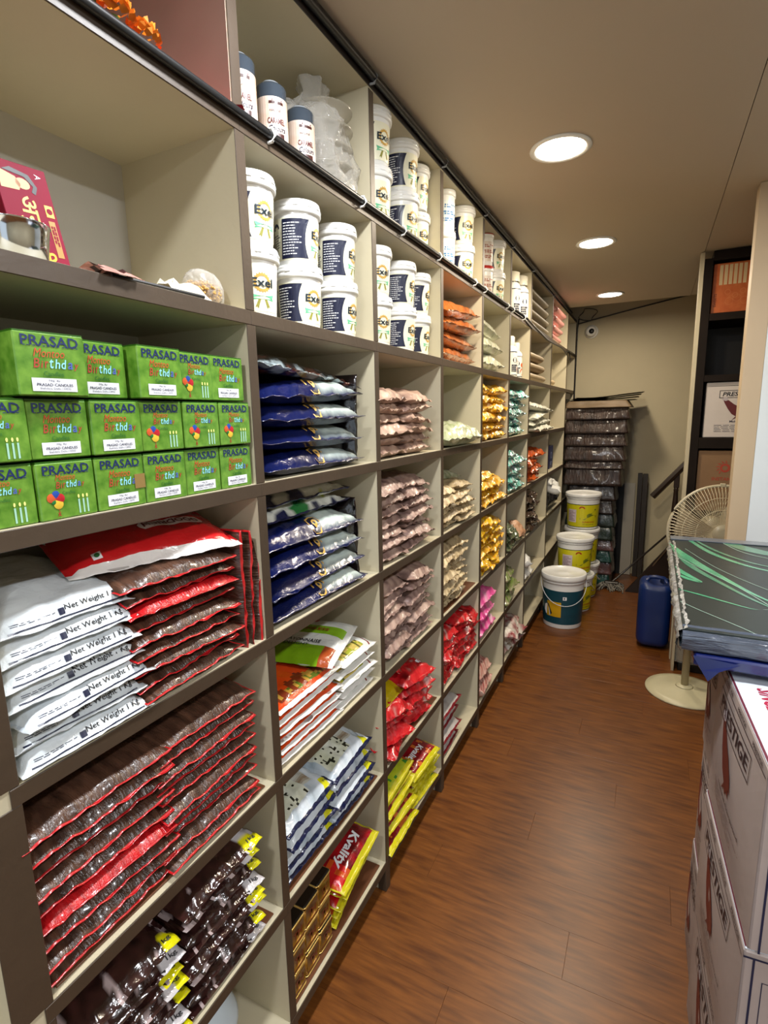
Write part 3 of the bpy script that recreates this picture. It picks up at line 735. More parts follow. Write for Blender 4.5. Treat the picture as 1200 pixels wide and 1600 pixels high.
# white jar with a green lid
y0, y1, z0, z1 = cell(0, 7)
t = thing('plastic_jar', 'big white plastic jar with a green screw lid in the bottom left cubby', 'jar', (-.135, .665, z0 + .001))
MB().lathe([(.07, 0), (.088, .004), (.092, .03), (.092, .115), (.096, .118), (.098, .124), (.094, .130), (.080, .155), (.058, .178), (.048, .186)], 40).obj('jar_body', mat('jar_white', 'c9d6de', .2, coat=.6), t, True)
MB().lathe([(.054, .182), (.055, .205), (.052, .211), (.046, .213), (.044, .209), (.001, .209)], 40, cap=False).obj('screw_lid', mat('lid_green', '0d6a1c', .25, coat=.5), t, True)
mb = MB(); R_ = lambda z: .0925
decal(mb, rect2d(-.12, .16, .012, .108, 28, 1), cyl(R_, -.2)); mb.obj('label', mat('jar_label', 'cfc79a', .4, var=.4, vscale=40), t)
mb = MB(); decal(mb, shift(text_fit('MALTO', .09, .022, bold=.02, shear=.2), .0, .088), cyl(R_, -.35, .0016)); mb.obj('lettering', NAVY, t)
# =================================================================== second bay
def body_r(z, r0_, r1_, h): return r0_ + (r1_ - r0_) * z / h
EH, ER = .137, .0575
def exel_proto():
    t = thing('plastic_tub', 'x', 'tub', (0, 0, -5))
    rb = lambda z: .0455 + .0065 * z / .115
    MB().lathe([(.044, 0), (.0455, .002), (.0515, .108), (.0515, .116)], 36).obj('tub_body', WPL, t, True)
    m = MB().lathe([(.0515, .109), (.0565, .110), (.0575, .114), (.0568, .120), (.0562, .1205), (.0572, .1215), (.0565, .128), (.0558, .1285), (.0562, .1295), (.0545, .136), (.051, .137), (.049, .1345), (.001, .1345)], 36, cap=False)
    lid = m.obj('lid', WPL, t, True)
    mb = MB()
    for k in range(12):
        a = 2 * PI * k / 12; c = Vector((math.cos(a), math.sin(a), 0)); s_ = Vector((-math.sin(a), math.cos(a), 0))
        vs = [c * r + s_ * q + Vector((0, 0, z)) for r, z in ((.0568, .1215), (.0585, .122), (.0572, .1275)) for q in (-.006, .006)]
        mb.add(vs, [(0, 1, 3, 2), (2, 3, 5, 4), (1, 0, 4, 5)])
    mb.obj('lid_tab', WPL, lid)
    z0_, z1_ = .014, .096
    mb = MB(); decal(mb, rect2d(-.128, .045, z0_ - .003, z1_ + .003, 24), cyl(rb, 0, .0005)); lb = mb.obj('label', CREAMPR, t)
    mb = MB(); v = []; n_ = 10
    for j in range(9):
        zz = z0_ + (z1_ - z0_) * j / 8; cur = .009 * (1 - ((j - 4) / 4) ** 2)
        for i in range(n_): v.append((-.088 + (.064 - cur) * i / (n_ - 1), zz))
    f = [(j * n_ + i, j * n_ + i + 1, (j + 1) * n_ + i + 1, (j + 1) * n_ + i) for j in range(8) for i in range(n_ - 1)]
    decal(mb, (v, f), cyl(rb, 0, .0011)); mb.obj('navy_panel', NAVY, lb)
    mb = MB(); decal(mb, lines2d(-.084, -.040, z0_ + .006, z1_ - .006, 12, 5, .36), cyl(rb, 0, .0016)); mb.obj('small_print', WPRINT, lb)
    mb = MB(); decal(mb, lines2d(-.124, -.093, z0_ + .008, z1_ - .028, 9, 9, .4), cyl(rb, 0, .0011)); decal(mb, ([(-.108 + .012 * math.cos(a), .078 + .012 * math.sin(a)) for a in [k * PI / 10 for k in range(11)]], [tuple(range(11))]), cyl(rb, 0, .0011)); mb.obj('fan_mark', INK, lb)
    mb = MB(); decal(mb, shift(ring2d(.0125, .0175), .006, .066), cyl(rb, 0, .0011))
    for k in range(20):
        a = 2 * PI * k / 20; decal(mb, disc2d(.0012, .006 + .0185 * math.cos(a), .066 + .0185 * math.sin(a), 6), cyl(rb, 0, .0011))
    mb.obj('seal_ring', GOLDPR, lb)
    mb = MB(); decal(mb, shift(text_fit('Exel', .046, .017, bold=.02), .006, .066), cyl(rb, 0, .002)); mb.obj('lettering', mat('deep_teal_ink', '0f2430', .4), lb)
    mb = MB(); decal(mb, ([(-.019, .044), (.0, .0405), (.013, .0405), (.031, .044), (.028, .0365), (.030, .032), (.012, .0345), (.0, .0345), (-.018, .032), (-.016, .0365)], [tuple(range(10))[::-1]]), cyl(rb, 0, .0015)); mb.obj('green_banner', GREENPR, lb)
    mb = MB()
    for s_ in (-1, 1):
        decal(mb, ([(.006 + s_ * .004, .034), (.006 + s_ * .009, .034), (.006 + s_ * .016, .018), (.006 + s_ * .012, .020), (.006 + s_ * .0095, .016)], [(0, 1, 2, 3, 4)]), cyl(rb, 0, .0012))
    mb.obj('ribbon', mat('olive_gold_print', '8d8a3a', .5), lb)
    return t
EX = exel_proto(); used_ex = [False]
def exel(x, y, z, az, label, group, s=1.0):
    if not used_ex[0]:
        used_ex[0] = True; o = EX; o.location = (x, y, z); o.rotation_euler = (0, 0, az); o['label'] = label; o['group'] = group
    else: o = dup(EX, label, (x, y, z), az, group)
    o.scale = (s, s, s); return o
AZC = math.atan2(-1.1, .77)     # roughly towards the viewer
y0, y1, z0, z1 = cell(1, 2)
A0 = -.62
for c_i, yc in enumerate((.941, 1.109, 1.281)):
    cn = ['left', 'middle', 'right'][c_i]
    az = [(.05 - .15, .30 - .0), (.30 + .12, .72 - .05), (.25, .30)][c_i]
    for k in range(2):
        a = {(0, 0): -.62, (0, 1): -.30, (1, 0): -.35, (1, 1): .10, (2, 0): -.12, (2, 1): .05}[(c_i, k)]
        exel(-.066, yc, z0 + .0008 + k * .1372, a, f'white tub with navy label, {["lower","upper"][k]} {cn} of six beside the crimson box cubby', 'tubs in the second bay')
# caramel bottles on top
y0, y1, z0, z1 = cell(1, 1)
CARB = mat('bottle_dark', '39424c', .15, coat=.6)
def caramel():
    t = thing('flavour_bottle', 'x', 'bottle', (0, 0, -5)); k_ = .93
    MB().lathe([(.030 * k_, 0), (.034 * k_, .003), (.0345 * k_, .02), (.0345 * k_, .139), (.0325 * k_, .143), (.025, .147), (.018, .150)], 32).obj('bottle_body', CARB, t, True)
    MB().lathe([(.020, .146), (.020, .151), (.017, .1535), (.001, .154)], 20, cap=False).obj('cap', mat('cap_grey', '8f969c', .35), t, True)
    rb = lambda z: .0345 * k_
    mb = MB(); decal(mb, rect2d(-.085, .055, .026, .116, 24), cyl(rb, 0, .0006)); l_ = mb.obj('label', mat('peach_label', 'c9a184', .4, var=.25, vscale=18, col2='d9cfc6'), t)
    mb = MB(); decal(mb, shift(text_fit('CARAMEL', .036, .011, bold=.02), .0, .070), cyl(rb, 0, .0014)); decal(mb, rect2d(-.008, .014, .108, .111), cyl(rb, 0, .0013)); mb.obj('lettering', mat('maroon_print', '5a1d1d', .45), l_)
    mb = MB(); decal(mb, shift(text_fit('Colours', .036, .011, shear=.3, bold=.012), .002, .056), cyl(rb, 0, .0014)); decal(mb, shift(text_fit('natural', .022, .005), -.002, .09), cyl(rb, 0, .0013)); mb.obj('script_lettering', INK, l_)
    mb = MB(); decal(mb, rect2d(-.006, .016, .026, .047, 5), cyl(rb, 0, .0013)); decal(mb, rect2d(-.014, .016, .102, .107, 5), cyl(rb, 0, .0013)); mb.obj('brown_panel', mat('brown_print', '3e1a16', .4), l_)
    mb = MB(); decal(mb, lines2d(-.075, -.035, .045, .095, 6, 3, .3), cyl(rb, 0, .0013)); mb.obj('small_print', INK, l_)
    return t
cb_ = caramel()
for k, (yc, lb) in enumerate(((.934, 'leftmost, partly hidden by the pink side'), (1.036, 'middle one'), (1.141, 'rightmost, next to the clear plastic sack'))):
    o = cb_ if k == 0 else dup(cb_)
    o.location = (-.065, yc, z0 + .001); o.rotation_euler = (0, 0, -.72 + .06 * k); o['label'] = f'grey flavour bottle with peach label, {lb}'; o['group'] = 'flavour bottles on the top shelf'
# clear sack of trays
t = thing('plastic_sack', 'large clear plastic sack holding stacked clear trays on the top shelf', 'sack', (-.12, 1.27, z0 + .001))
TRAY = bpy.data.materials.new('clear_tray'); TRAY.use_nodes = True
nt = TRAY.node_tree; nt.nodes.clear(); o_ = nt.nodes.new('ShaderNodeOutputMaterial'); mx = nt.nodes.new('ShaderNodeMixShader'); tr = nt.nodes.new('ShaderNodeBsdfTransparent'); gl = nt.nodes.new('ShaderNodeBsdfPrincipled')
gl.inputs['Base Color'].default_value = lin('b5ad9c'); gl.inputs['Roughness'].default_value = .2; mx.inputs[0].default_value = .4
nt.links.new(tr.outputs[0], mx.inputs[1]); nt.links.new(gl.outputs[0], mx.inputs[2]); nt.links.new(mx.outputs[0], o_.inputs[0])
tp = None
for k in range(5):
    m = MB().lathe([(.05, 0), (.072, .03), (.078, .032), (.076, .034), (.070, .031), (.049, .002)], 28, cap=False)
    m.add([(.05 * math.cos(a), .05 * math.sin(a), .0005) for a in [2 * PI * q / 28 for q in range(28)]], [tuple(range(28))])
    tp = m.obj('tray', TRAY, t, True, loc=(.025, .015, .002 + k * .045))
MB().box((-.09, -.10, .002), (-.02, .06, .19), b=.012).obj('tray_block', TRAY, t)
wrap_blob('sack_film', t, None, [(.09, .001), (.102, .015), (.105, .04), (.10, .065), (.102, .09), (.094, .115), (.092, .14), (.088, .16), (.08, .18), (.068, .20), (.055, .215), (.042, .23), (.03, .245), (.045, .275), (.02, .285)], 60, 6, .034, (1.0, 1.12, 1))
wrap_blob('sack_film', t, (-.03, -.07, 0), [(.06, .001), (.075, .03), (.07, .12), (.06, .17), (.03, .21)], 24, 16, .022)
# navy bags
BL, BL2, PA, GO = lin('111c55'), lin('090f33'), lin('c8d6cf'), lin('caa24a')
def c_blue(u, v, t, e, k):
    if t and u > .50 and v > .05 and not (e and u > .97):
        return mix(BL, PA, min(1, max(0, (u - .50) / .10)))
    return mix(BL, BL2, .5 + .6 * nz(u, v, 4, k))
KN = BagKind('navy_bag', .425, .25, .056, 32, 20, c_blue, FILM, su=.025, sv=.035, wr=.28, variants=4, smooth=True, k=4)
def emblem(s=1):
    o = [(-.017, .022), (.0, .027), (.017, .022), (.022, .0), (.012, -.022), (.0, -.028), (-.012, -.022), (-.022, .0)]; i_ = [(a * .8, b * .8) for a, b in o]
    return (o + i_, [(k, (k + 1) % 8, 8 + (k + 1) % 8, 8 + k) for k in range(8)]), (i_, [tuple(range(8))[::-1]])
og, ib = emblem()
KN.print_on('emblem_border', shift(([(a * 1.1, b * .8) for a, b in og[0]], og[1]), .002, -.100), GOLDPR, .0015)
KN.print_on('emblem', shift(([(a, b * .75) for a, b in ib[0]], ib[1]), .002, -.100), INKB, .002)
KN.print_on('emblem_lettering', shift(text_fit('CREST', .022, .006, bold=.01) if 0 else ring2d(.004, .009, n=10), .002, -.100), GOLDPR, .003)
for (l, n_, ps) in ((3, 4, .0535), (4, 4, .0535)):
    y0, y1, z0, z1 = cell(1, l)
    for k in range(n_):
        KN.make(k + l, f'navy blue bag with pale panel, {ordn(k, n_)} in the {["upper", "lower"][l - 3]} navy stack', 'bag', (-.132 + J(.006), 1.083 + J(.008), z0 + .001 + k * ps),
                (.03 + .025 * (l == 4) + J(.02), J(.015) - (.03 if (k == 3 and l == 3) else 0), R90 + J(.03)), 'navy blue bags')
y0, y1, z0, z1 = cell(1, 3)
def c_mixd(u, v, t, e, k):
    n_ = nz(u * 2, v, 4, k + 5)
    return lin('99a7ab') if n_ > .18 else (lin('6b3a30') if n_ < -.28 else mix(DK, lin('2b2f33'), .5 + n_))
KM = BagKind('black_bag', .32, .22, .04, 28, 20, c_mixd, MATS['dark_film'], wr=.7, variants=3, smooth=True)
KM.make(0, 'crumpled black and silver bag lying over the upper navy stack', 'bag', (-.13, 1.03, z0 + .222), (.05, .05, R90 + .1))
KM.make(1, 'crumpled black bag on the far end of the upper navy stack', 'bag', (-.17, 1.20, z0 + .212), (.0, .12, R90 - .2))
def c_silv(u, v, t, e, k): return lin('b8bcc4') if u < .35 and v > .2 else mix(DK, lin('1d1a1c'), .5)
KS = BagKind('black_bag', .235, .20, .03, 24, 18, c_silv, MATS['dark_film'], wr=.5, variants=2, smooth=True)
KS.make(0, 'black and silver bag standing upright against the side beside the navy stack', 'bag', (-.13, 1.318, z0 + .125), (0, -R90 + .03, R90), )
y0, y1, z0, z1 = cell(1, 4)
def c_wn(u, v, t, e, k):
    n_ = nz(u * 2.2, v, 3, k + 1)
    if e or n_ < -.12: return lin('141b45')
    if n_ > .32: return lin('b9c21f') if u > .6 else lin('2f7a3c')
    return mix(lin('dfe0d6'), lin('a8ab9c'), max(0, nz(u, v, 12)))
KWN = BagKind('herb_bag', .40, .21, .036, 26, 18, c_wn, FILM, wr=.5, variants=3, smooth=True, su=.03, sv=.04)
KWN.make(0, 'white and navy herb bag lying across the lower navy stack', 'bag', (-.15, 1.09, z0 + .222), (.06, .0, R90 + .05))
KWN.make(1, 'white herb bag topmost above the lower navy stack', 'bag', (-.16, 1.09, z0 + .252), (.03, -.02, R90 - .04))
KS.make(1, 'navy and silver bag standing upright beside the lower navy stack', 'bag', (-.14, 1.318, z0 + .118), (0, -R90 - .03, R90))
# cheese bags
y0, y1, z0, z1 = cell(1, 5)
OR1, OR2, FO1, FO2 = lin('d9470f'), lin('c2260c'), lin('7a2f14'), lin('b48a35')
def c_or(u, v, t, e, k):
    if e or v < .02: return lin('e6e4de')
    if v < .07: return OR2
    n_ = nz(u * 2.5, v, 6, k)
    if .10 < v < .24 + .1 * n_ and .12 < u < .85: return FO1 if n_ > 0 else (FO2 if n_ > -.25 else lin('5c6a1c'))
    if v > .6 and .15 < u < .8: return lin('e2ddd2') if n_ < .35 else FO1
    return OR1
KO = BagKind('cheese_bag', .275, .24, .029, 28, 28, c_or, FILM, su=.03, sv=.065, wr=.35, variants=4)
def c_wg(u, v, t, e, k):
    if e: return lin('e6e4de')
    n_ = nz(u * 2.5, v, 6, k)
    if .08 < v < .20 and .1 < u < .75: return (lin('9aa028') if n_ > .1 else (lin('c8b25a') if n_ > -.2 else lin('5a5a1c')))
    if abs(u - .88) < .012: return lin('7d1f2a')
    return lin('dedfd8')
KG = BagKind('cheese_bag', .20, .24, .032, 24, 28, c_wg, FILM, su=.03, sv=.05, wr=.3, variants=4)
for k in range(6):
    KO.make(k, f'orange and white pizza cheese bag, {ordn(k, 6)} in the left cheese stack', 'bag', (-.125 + J(.006), 1.010 + J(.005), z0 + .001 + k * .0262), (.01 + .008 * k, J(.02), R90 + J(.03)), 'cheese bags')
    if k < 5: KG.make(k, f'white and green cheese bag, {ordn(k, 5)} in the right cheese stack', 'bag', (-.125 + J(.006), 1.235 + J(.005), z0 + .001 + k * .0305), (.01 + .01 * k, J(.02), R90 + J(.03)), 'cheese bags')
def c_wt(u, v, t, e, k):
    if not t or v < .05: return lin('dcdcd8')
    if abs(v - .07) < .012 or abs(u - .96) < .01: return lin('6d1f33')
    if u < .28: return lin('77a414') if v > .2 else lin('a0461c')
    if .52 < u < .72: return lin('86b81e')
    return lin('dcdfda')
KT = BagKind('cheese_bag', .26, .21, .040, 36, 26, c_wt, FILM, su=.02, sv=.03, wr=.18, variants=1)
KT.print_on('lettering', shift(text_fit('MAYONNAISE', .105, .018, bold=.018), -.037, .01, -R90), INKB, .0018)
KT.print_on('lettering', shift(text_fit('GOURMET', .085, .014, bold=.018), -.012, .02, -R90) if 0 else shift(text_fit('DELIGHT', .07, .014, bold=.018), -.060, .02, -R90), INKB, .0018)
KT.print_on('lettering', shift(text_fit('EGGLESS', .09, .016, bold=.02), .030, .0, -R90), mat('brown_red_print', '8a3a12', .4), .0018)
KT.print_on('round_logo', shift(disc2d(.017, n=20), .090, .02), mat('crimson_print', '9c1526', .4), .0018)
KT.print_on('logo_lettering', shift(text_fit('veeba', .022, .008, bold=.01) if 0 else text_fit('Rg', .016, .012, bold=.01), .090, .02, -R90), WPRINT, .0026)
KT.make(0, 'white and green eggless mayonnaise bag lying askew on top of the cheese bags', 'bag', (-.125, 1.17, z0 + .162), (.05, -.04, R90 + .25))
KP = BagKind('name_sheet', .14, .11, .01, 8, 8, lambda u, v, t, e, k: lin('d8d4c8'), FILM, su=.0, sv=0, wr=.02, variants=1) if 0 else None
# herb bags, lower
y0, y1, z0, z1 = cell(1, 6)
def c_herb(u, v, t, e, k):
    if e: return lin('12183c')
    if not t: return lin('d5dade')
    if u > .82 and v < .16: return lin('d8d411')
    d = nz(u * 2, v, 3, k)
    if .12 < u < .60 and v > .12:
        q = nz(u * 2.4, v, 26, k + 2); return lin('23261c') if q > .34 else mix(lin('c9ccb0'), lin('e0e2d4'), .5 + d)
    if .60 <= u < .8 and .2 < v < .8: return mix(lin('9a8770'), lin('cfd0c4'), .5 + .5 * math.sin(v * 40))
    return mix(lin('d3dbe2'), lin('9fb0bd'), max(0, d * 1.4))
KH = BagKind('herb_bag', .225, .25, .048, 36, 34, c_herb, FILM, su=.03, sv=.045, wr=.5, variants=4)
KH.print_on('weight_print', shift(text_fit('1kg', .02, .008, bold=.02), .092, -.100), INKB)
for c_i, (yc, n_) in enumerate(((.985, 4), (1.205, 4))):
    for k in range(n_):
        KH.make(k + c_i, f'white herb bag with navy edge, {ordn(k, n_)} in the {["left", "right"][c_i]} herb stack', 'bag', (-.130 + J(.006), yc + J(.008), z0 + .0058 + k * .0455), (.01 + .03 * k, J(.03), R90 + J(.05)), 'herb bags')
KWN.make(2, 'herb bag with navy edge standing upright behind the right herb stack', 'bag', (-.20, 1.32, z0 + .22), (0, -R90, R90)).scale = (.6, .8, .8)
# golden tins, kwality bags
y0, y1, z0, z1 = cell(1, 7)
GOLD = mat('gold_tin', 'b07c26', .3, metal=.4, var=.3, vscale=40); LID = mat('tin_lid_dark', '1d1710', .3, coat=.4)
TW, TD, TH = .0665, .115, .0735
def tin_meshes():
    m = MB().box((-TD, -TW / 2 + .001, .001), (0, TW / 2 - .001, TH - .008), b=.006)
    r_ = MB()
    def loop(zz):
        a, b, c = TW / 2 - .001, .008, .0005; p = []
        for cx, cyy, st in ((-c - b, a - b, 0), (-TD + b, a - b, 1), (-TD + b, -a + b, 2), (-c - b, -a + b, 3)):
            for q in range(4): an = R90 * st + R90 * q / 3; p.append((cx + b * math.cos(an), cyy + b * math.sin(an), zz))
        return p
    r_.tube(loop(TH - .007), .0022, 6, closed=True); r2_ = MB(); r2_.tube(loop(.003), .0018, 6, closed=True)
    l = MB().box((-TD + .001, -TW / 2 + .002, TH - .008), (-.001, TW / 2 - .002, TH - .0005), b=.004)
    p = MB(); decal(p, shift(text_fit('Royal', .040, .02, bold=.02, shear=.2) if 0 else text_fit('TH', .034, .022, bold=.03), 0, .036), onx(.0008)); decal(p, rect2d(-.027, .027, .012, .0165), onx(.0008))
    e = MB(); decal(e, shift(text_fit('TI', .022, .022, bold=.01), 0, 0, -R90), lambda a, b: (-TD / 2 + b, a, TH + .0003))
    return [('rim', r_.mesh('rim', mat('bright_gold', 'f0cc78', .22, metal=.6), True)), ('rim', r2_.mesh('rim', MATS['bright_gold'] if 'bright_gold' in MATS else mat('bright_gold', 'f0cc78', .22, metal=.6), True)), ('lid', l.mesh('lid', LID)), ('front_print', p.mesh('front_print', mat('deep_red_brown', '6d2a10', .4))), ('lid_mark', e.mesh('lid_mark', mat('silver_mark', '9a948a', .3)))], m.mesh('gold_tin', GOLD, True)
tp_, tb_ = tin_meshes()
for c_i in range(3):
    for k in range(3):
        o = link('gold_tin', tb_, None, (-.016 + J(.003) - .004 * c_i, .899 + c_i * .0685, z0 + .0056 + k * .0742)); tag(o, f'square golden tin, {["bottom","middle","top"][k]} of the {["left","middle","right"][c_i]} tin column', 'tin', 'golden tins')
        for nm, me in tp_: link(nm, me, o)
def c_kw(u, v, t, e, k):
    if e or v < .09: return lin('cfc61c')
    n_ = nz(u * 2, v, 5, k)
    if u < .3 and v < .45: return lin('c8501c') if n_ > 0 else RD
    return mix(lin('a3101a'), lin('6d0a14'), .5 + n_)
KK = BagKind('snack_bag', .235, .19, .036, 28, 22, c_kw, FILM, su=.02, sv=.06, wr=.4, variants=3, split=True, seam_m=mat('yellow_seal_film', 'cfc41a', .3, coat=.4, var=.25, vscale=20))
KK.print_on('lettering', shift(text_fit('Kvality', .13, .036, bold=.03, shear=.15), -.0, -.035, PI), WPRINT, .002)
for k in range(5):
    KK.make(k, f'red snack bag with yellow sealed edges, {ordn(k, 5)} beside the golden tins', 'bag', (-.13 + J(.02) + .03 * (k > 2), 1.185 + J(.012), z0 + .0062 + k * .034), (.10 + J(.05), -.05 + J(.06), R90 + .10 + J(.1)), 'red and yellow snack bags in the second bay')

# =================================================================== third bay
y0, y1, z0, z1 = cell(2, 1)
for c_i, (yc, rr) in enumerate(((1.488, 1), (1.690, 1), (1.872 - .03, 1))):
    for k in range(2):
        exel(-.062 - (0 if c_i < 2 else .02), yc, z0 + .0008 + k * .1475, [-.52, -.42, -.42][c_i] + .12 * k, f'white tub with navy label, {["lower","upper"][k]} {["left","middle","right"][c_i]} of six on the third bay top shelf', 'tubs in the third bay', 1.075 if c_i < 2 else 1.0)
y0, y1, z0, z1 = cell(2, 2)
for c_i, yc in enumerate((1.485, 1.667, 1.825)):
    for k in range(2):
        exel(-.062 - (0 if c_i < 2 else .012), yc, z0 + .0008 + k * .1372, [-.62, -.22, -.15][c_i] + (.18 if k and c_i else 0), f'white tub with navy label, {["lower","upper"][k]} {["left","middle","right"][c_i]} of six below the ceiling row, third bay', 'tubs in the third bay')
def pouchkind(name, cols, L=.205, W=.19, T=.042, m=None, wr=.75, nv=5, su=.015, sv=.035, fr=7):
    cs = [lin(c) for c in cols]
    def cf(u, v, t, e, k):
        n_ = .5 + .75 * nz(u * 1.4, v, fr, k); n_ = min(.999, max(0, n_)); q = n_ * (len(cs) - 1); i_ = int(q); return mix(cs[i_], cs[min(i_ + 1, len(cs) - 1)], q - i_)
    return BagKind(name, L, W, T, 22, 16, cf, m or FILMM, su=su, sv=sv, wr=wr, variants=nv, smooth=True, k=3.6)
def pile(kind, bay, lev, cols, what, where, group, pitch, x=-.10, jx=.012, jy=.012, jr=.10, tilt=.04, zoff=.001, cat='pouch', order=0, sc=None):
    """cols: list of (y centre, count)"""
    z0_ = cell(bay, lev)[2]
    for c_i, (yc, n_) in enumerate(cols):
        cn = '' if len(cols) == 1 else (['left', 'right'] if len(cols) == 2 else ['left', 'middle', 'right'])[c_i] + ' row of '
        for k in range(n_):
            o = kind.make(k + c_i * 2 + (k * k) % 3, f'{what}, {ordn(k, n_)}, {cn}{where}', cat, (x + J(jx), yc + J(jy), z0_ + zoff + k * pitch), (tilt * min(1, .3 + k * .25) + J(.05) * (k > 0), J(.09) * (k > 0), R90 + J(jr)), group)
            if sc: o.scale = sc
KP3 = pouchkind('pink_brown_pouch', ['7e6258', 'b1917f', 'c9ab95'])
KP4 = pouchkind('pink_brown_pouch', ['6b534d', '9a7d73', 'b79c8c'])
pile(KP3, 2, 3, ((1.492, 6), (1.692, 6)), 'pinkish brown pouch', 'upper pink cubby', 'pinkish pouches, upper cubby', .0335)
pile(KP4, 2, 4, ((1.492, 7), (1.70, 7)), 'pinkish brown pouch', 'middle pink cubby', 'pinkish pouches, middle cubby', .0355)
pile(KP4, 2, 5, ((1.495, 7), (1.71, 7)), 'pinkish brown pouch', 'lower pink cubby', 'pinkish pouches, lower cubby', .0375)
KRS = pouchkind('red_pouch', ['6d0a12', 'b4141c', 'd3262c', 'b4141c', 'd9b8b0'], m=FILM, wr=.8, T=.05, fr=5)
KRS.print_on('white_print', shift(rect2d(-.012, .012, -.008, .008, 2, 2), .06, -.04), WPRINT)
pile(KRS, 2, 6, ((1.485, 4), (1.68, 5)), 'glossy red pouch', 'red cubby of the third bay', 'red pouches, third bay', .040, zoff=.006, jr=.3)
def c_yel(u, v, t, e, k):
    d = math.hypot((u - .25) * 1.3, v - .35)
    if d < .16: return lin('5a2a12')
    if d < .22: return lin('dcdcd4')
    return lin('c9b10f') if nz(u, v, 7, k) < .3 else lin('8a6a10')
KY = BagKind('yellow_bag', .25, .20, .035, 26, 22, c_yel, FILM, wr=.3, variants=2, smooth=True)
z0_ = cell(2, 6)[2]
KY.make(0, 'yellow snack bag with food picture lying on the red pouches', 'bag', (-.13, 1.50, z0_ + .175), (.12, .0, R90))
KY.make(1, 'yellow snack bag at the far back of the red pouch cubby', 'bag', (-.2, 1.74, z0_ + .205), (.10, .0, R90))
KRS.make(2, 'puffed dark red pouch on top behind the yellow snack bag', 'pouch', (-.17, 1.63, z0_ + .232), (.3, .1, R90 + .5))
def c_kv(u, v, t, e, k):
    if e or v < .08: return lin('d8cf1c')
    n_ = nz(u * 2, v, 5, k)
    if k == 2: return lin('b5c22a') if n_ < .1 else (lin('3c8a2c') if n_ < .3 else lin('c32a1c'))
    return mix(lin('a01420'), lin('6a0d16'), .5 + n_) if n_ < .25 else lin('d06a2a')
KV = BagKind('snack_bag', .235, .22, .034, 28, 24, c_kv, FILM, su=.02, sv=.045, wr=.45, variants=4, split=True, seam_m=MATS['yellow_seal_film'])
KV.print_on('lettering', shift(text_fit('Kvality', .12, .032, bold=.03, shear=.15), -.0, -.045, PI), WPRINT, .002)
pile(KV, 2, 7, ((1.50, 7), (1.735, 5)), 'red, green and yellow snack bag', 'bottom cubby, third bay', 'snack bags, bottom of third bay', .0325, x=-.11, tilt=.08, cat='bag')
def c_kg(u, v, t, e, k):
    d = math.hypot((u - .65) * 1.3, v - .5)
    return lin('8c1420') if d < .25 else (lin('9a9da0') if d < .29 else (lin('1c4a34') if nz(u, v, 3) > -.2 else lin('2a2c2c')))
KKG = BagKind('snack_bag', .30, .2, .03, 26, 20, c_kg, FILM, wr=.3, variants=1, smooth=True)
KKG.make(0, 'dark green and red snack bag lying behind on the bottom third bay pile', 'bag', (-.19, 1.66, cell(2, 7)[2] + .20), (.05, 0, R90))

# =================================================================== fourth bay
y0, y1, z0, z1 = cell(3, 1)
def plain_tub(name, rb, rl, h, lidm, labm, lblc, n_marks, redtop=False):
    t = thing(name, 'x', 'tub', (0, 0, -5))
    MB().lathe([(rb * .9, 0), (rb * .93, .002), (rb, h * .8), (rb, h * .86)], 28).obj('tub_body', WPL, t, True)
    lo = MB().lathe([(rb, h * .82), (rl, h * .83), (rl, h * .9), (rl * .98, h * .985), (rl * .9, h), (.001, h)], 28, cap=False).obj('lid', WPL, t, True)
    if redtop: MB().lathe([(rl * 1.01, h * .91), (rl * 1.0, h * .99), (rl * .92, h * 1.004), (.001, h * 1.004)], 28, cap=False).obj('lid_top', mat('red_lid', 'b5302a', .35), lo, True)
    rf = lambda z: rb * (.93 + .07 * z / (h * .8))
    mb = MB(); decal(mb, rect2d(-rb * 1.5, rb * 1.5, h * .12, h * .7, 20), cyl(rf, 0, .0006)); l_ = mb.obj('label', labm, t)
    for i_ in range(n_marks):
        q = random.Random(i_ * 7 + len(name)); mb = MB(); decal(mb, lines2d(-rb * 1.2, rb * 1.2, h * (.2 + .16 * i_), h * (.3 + .16 * i_), 2, i_ + 3, .7), cyl(rf, 0, .0014)); mb.obj('label_print', lblc, l_)
    return t
PB = plain_tub('blue_label_tub', .043, .047, .148, WPL, mat('pale_blue_label', 'c7dbe6', .4, var=.35, vscale=25, col2='eef0ea'), mat('mid_blue_print', '4a7fb5', .5), 3)
def put(proto, first, loc, az, label, group, s=1):
    if first: o = proto; o.location = loc; o.rotation_euler = (0, 0, az)
    else: o = dup(proto, None, loc, az)
    o['label'] = label; o['group'] = group; o.scale = (s, s, s); return o
for k in range(2): put(PB, k == 0, (-.065, 2.095, z0 + .001 + k * .149), -.7, f'pale blue labelled tub, {["lower","upper"][k]} left in the fourth bay top cubby', 'tubs in the fourth bay')
for k in range(2): exel(-.062, 2.292, z0 + .001 + k * .1475, -.75, f'white tub with navy label, {["lower","upper"][k]} one in the fourth bay', 'tubs in the fourth bay', 1.06)
PT = plain_tub('plain_white_tub', .038, .042, .130, WPL, mat('grey_label', 'cfcabb', .4, var=.2, vscale=30), mat('faint_print', '8f8a80', .5), 2)
for k in range(2): put(PT, k == 0, (-.13, 2.372, z0 + .001 + k * .131), -.7, f'plain white tub, {["lower","upper"][k]} one behind the navy label tubs of fourth bay', 'tubs in the fourth bay')
y0, y1, z0, z1 = cell(3, 2)
KOB = pouchkind('orange_brown_bag', ['8a3f14', 'b0602a', 'c27236', '8f4a1e'], L=.44, W=.22, T=.064, m=FILM, wr=.4, su=.04, sv=.04)
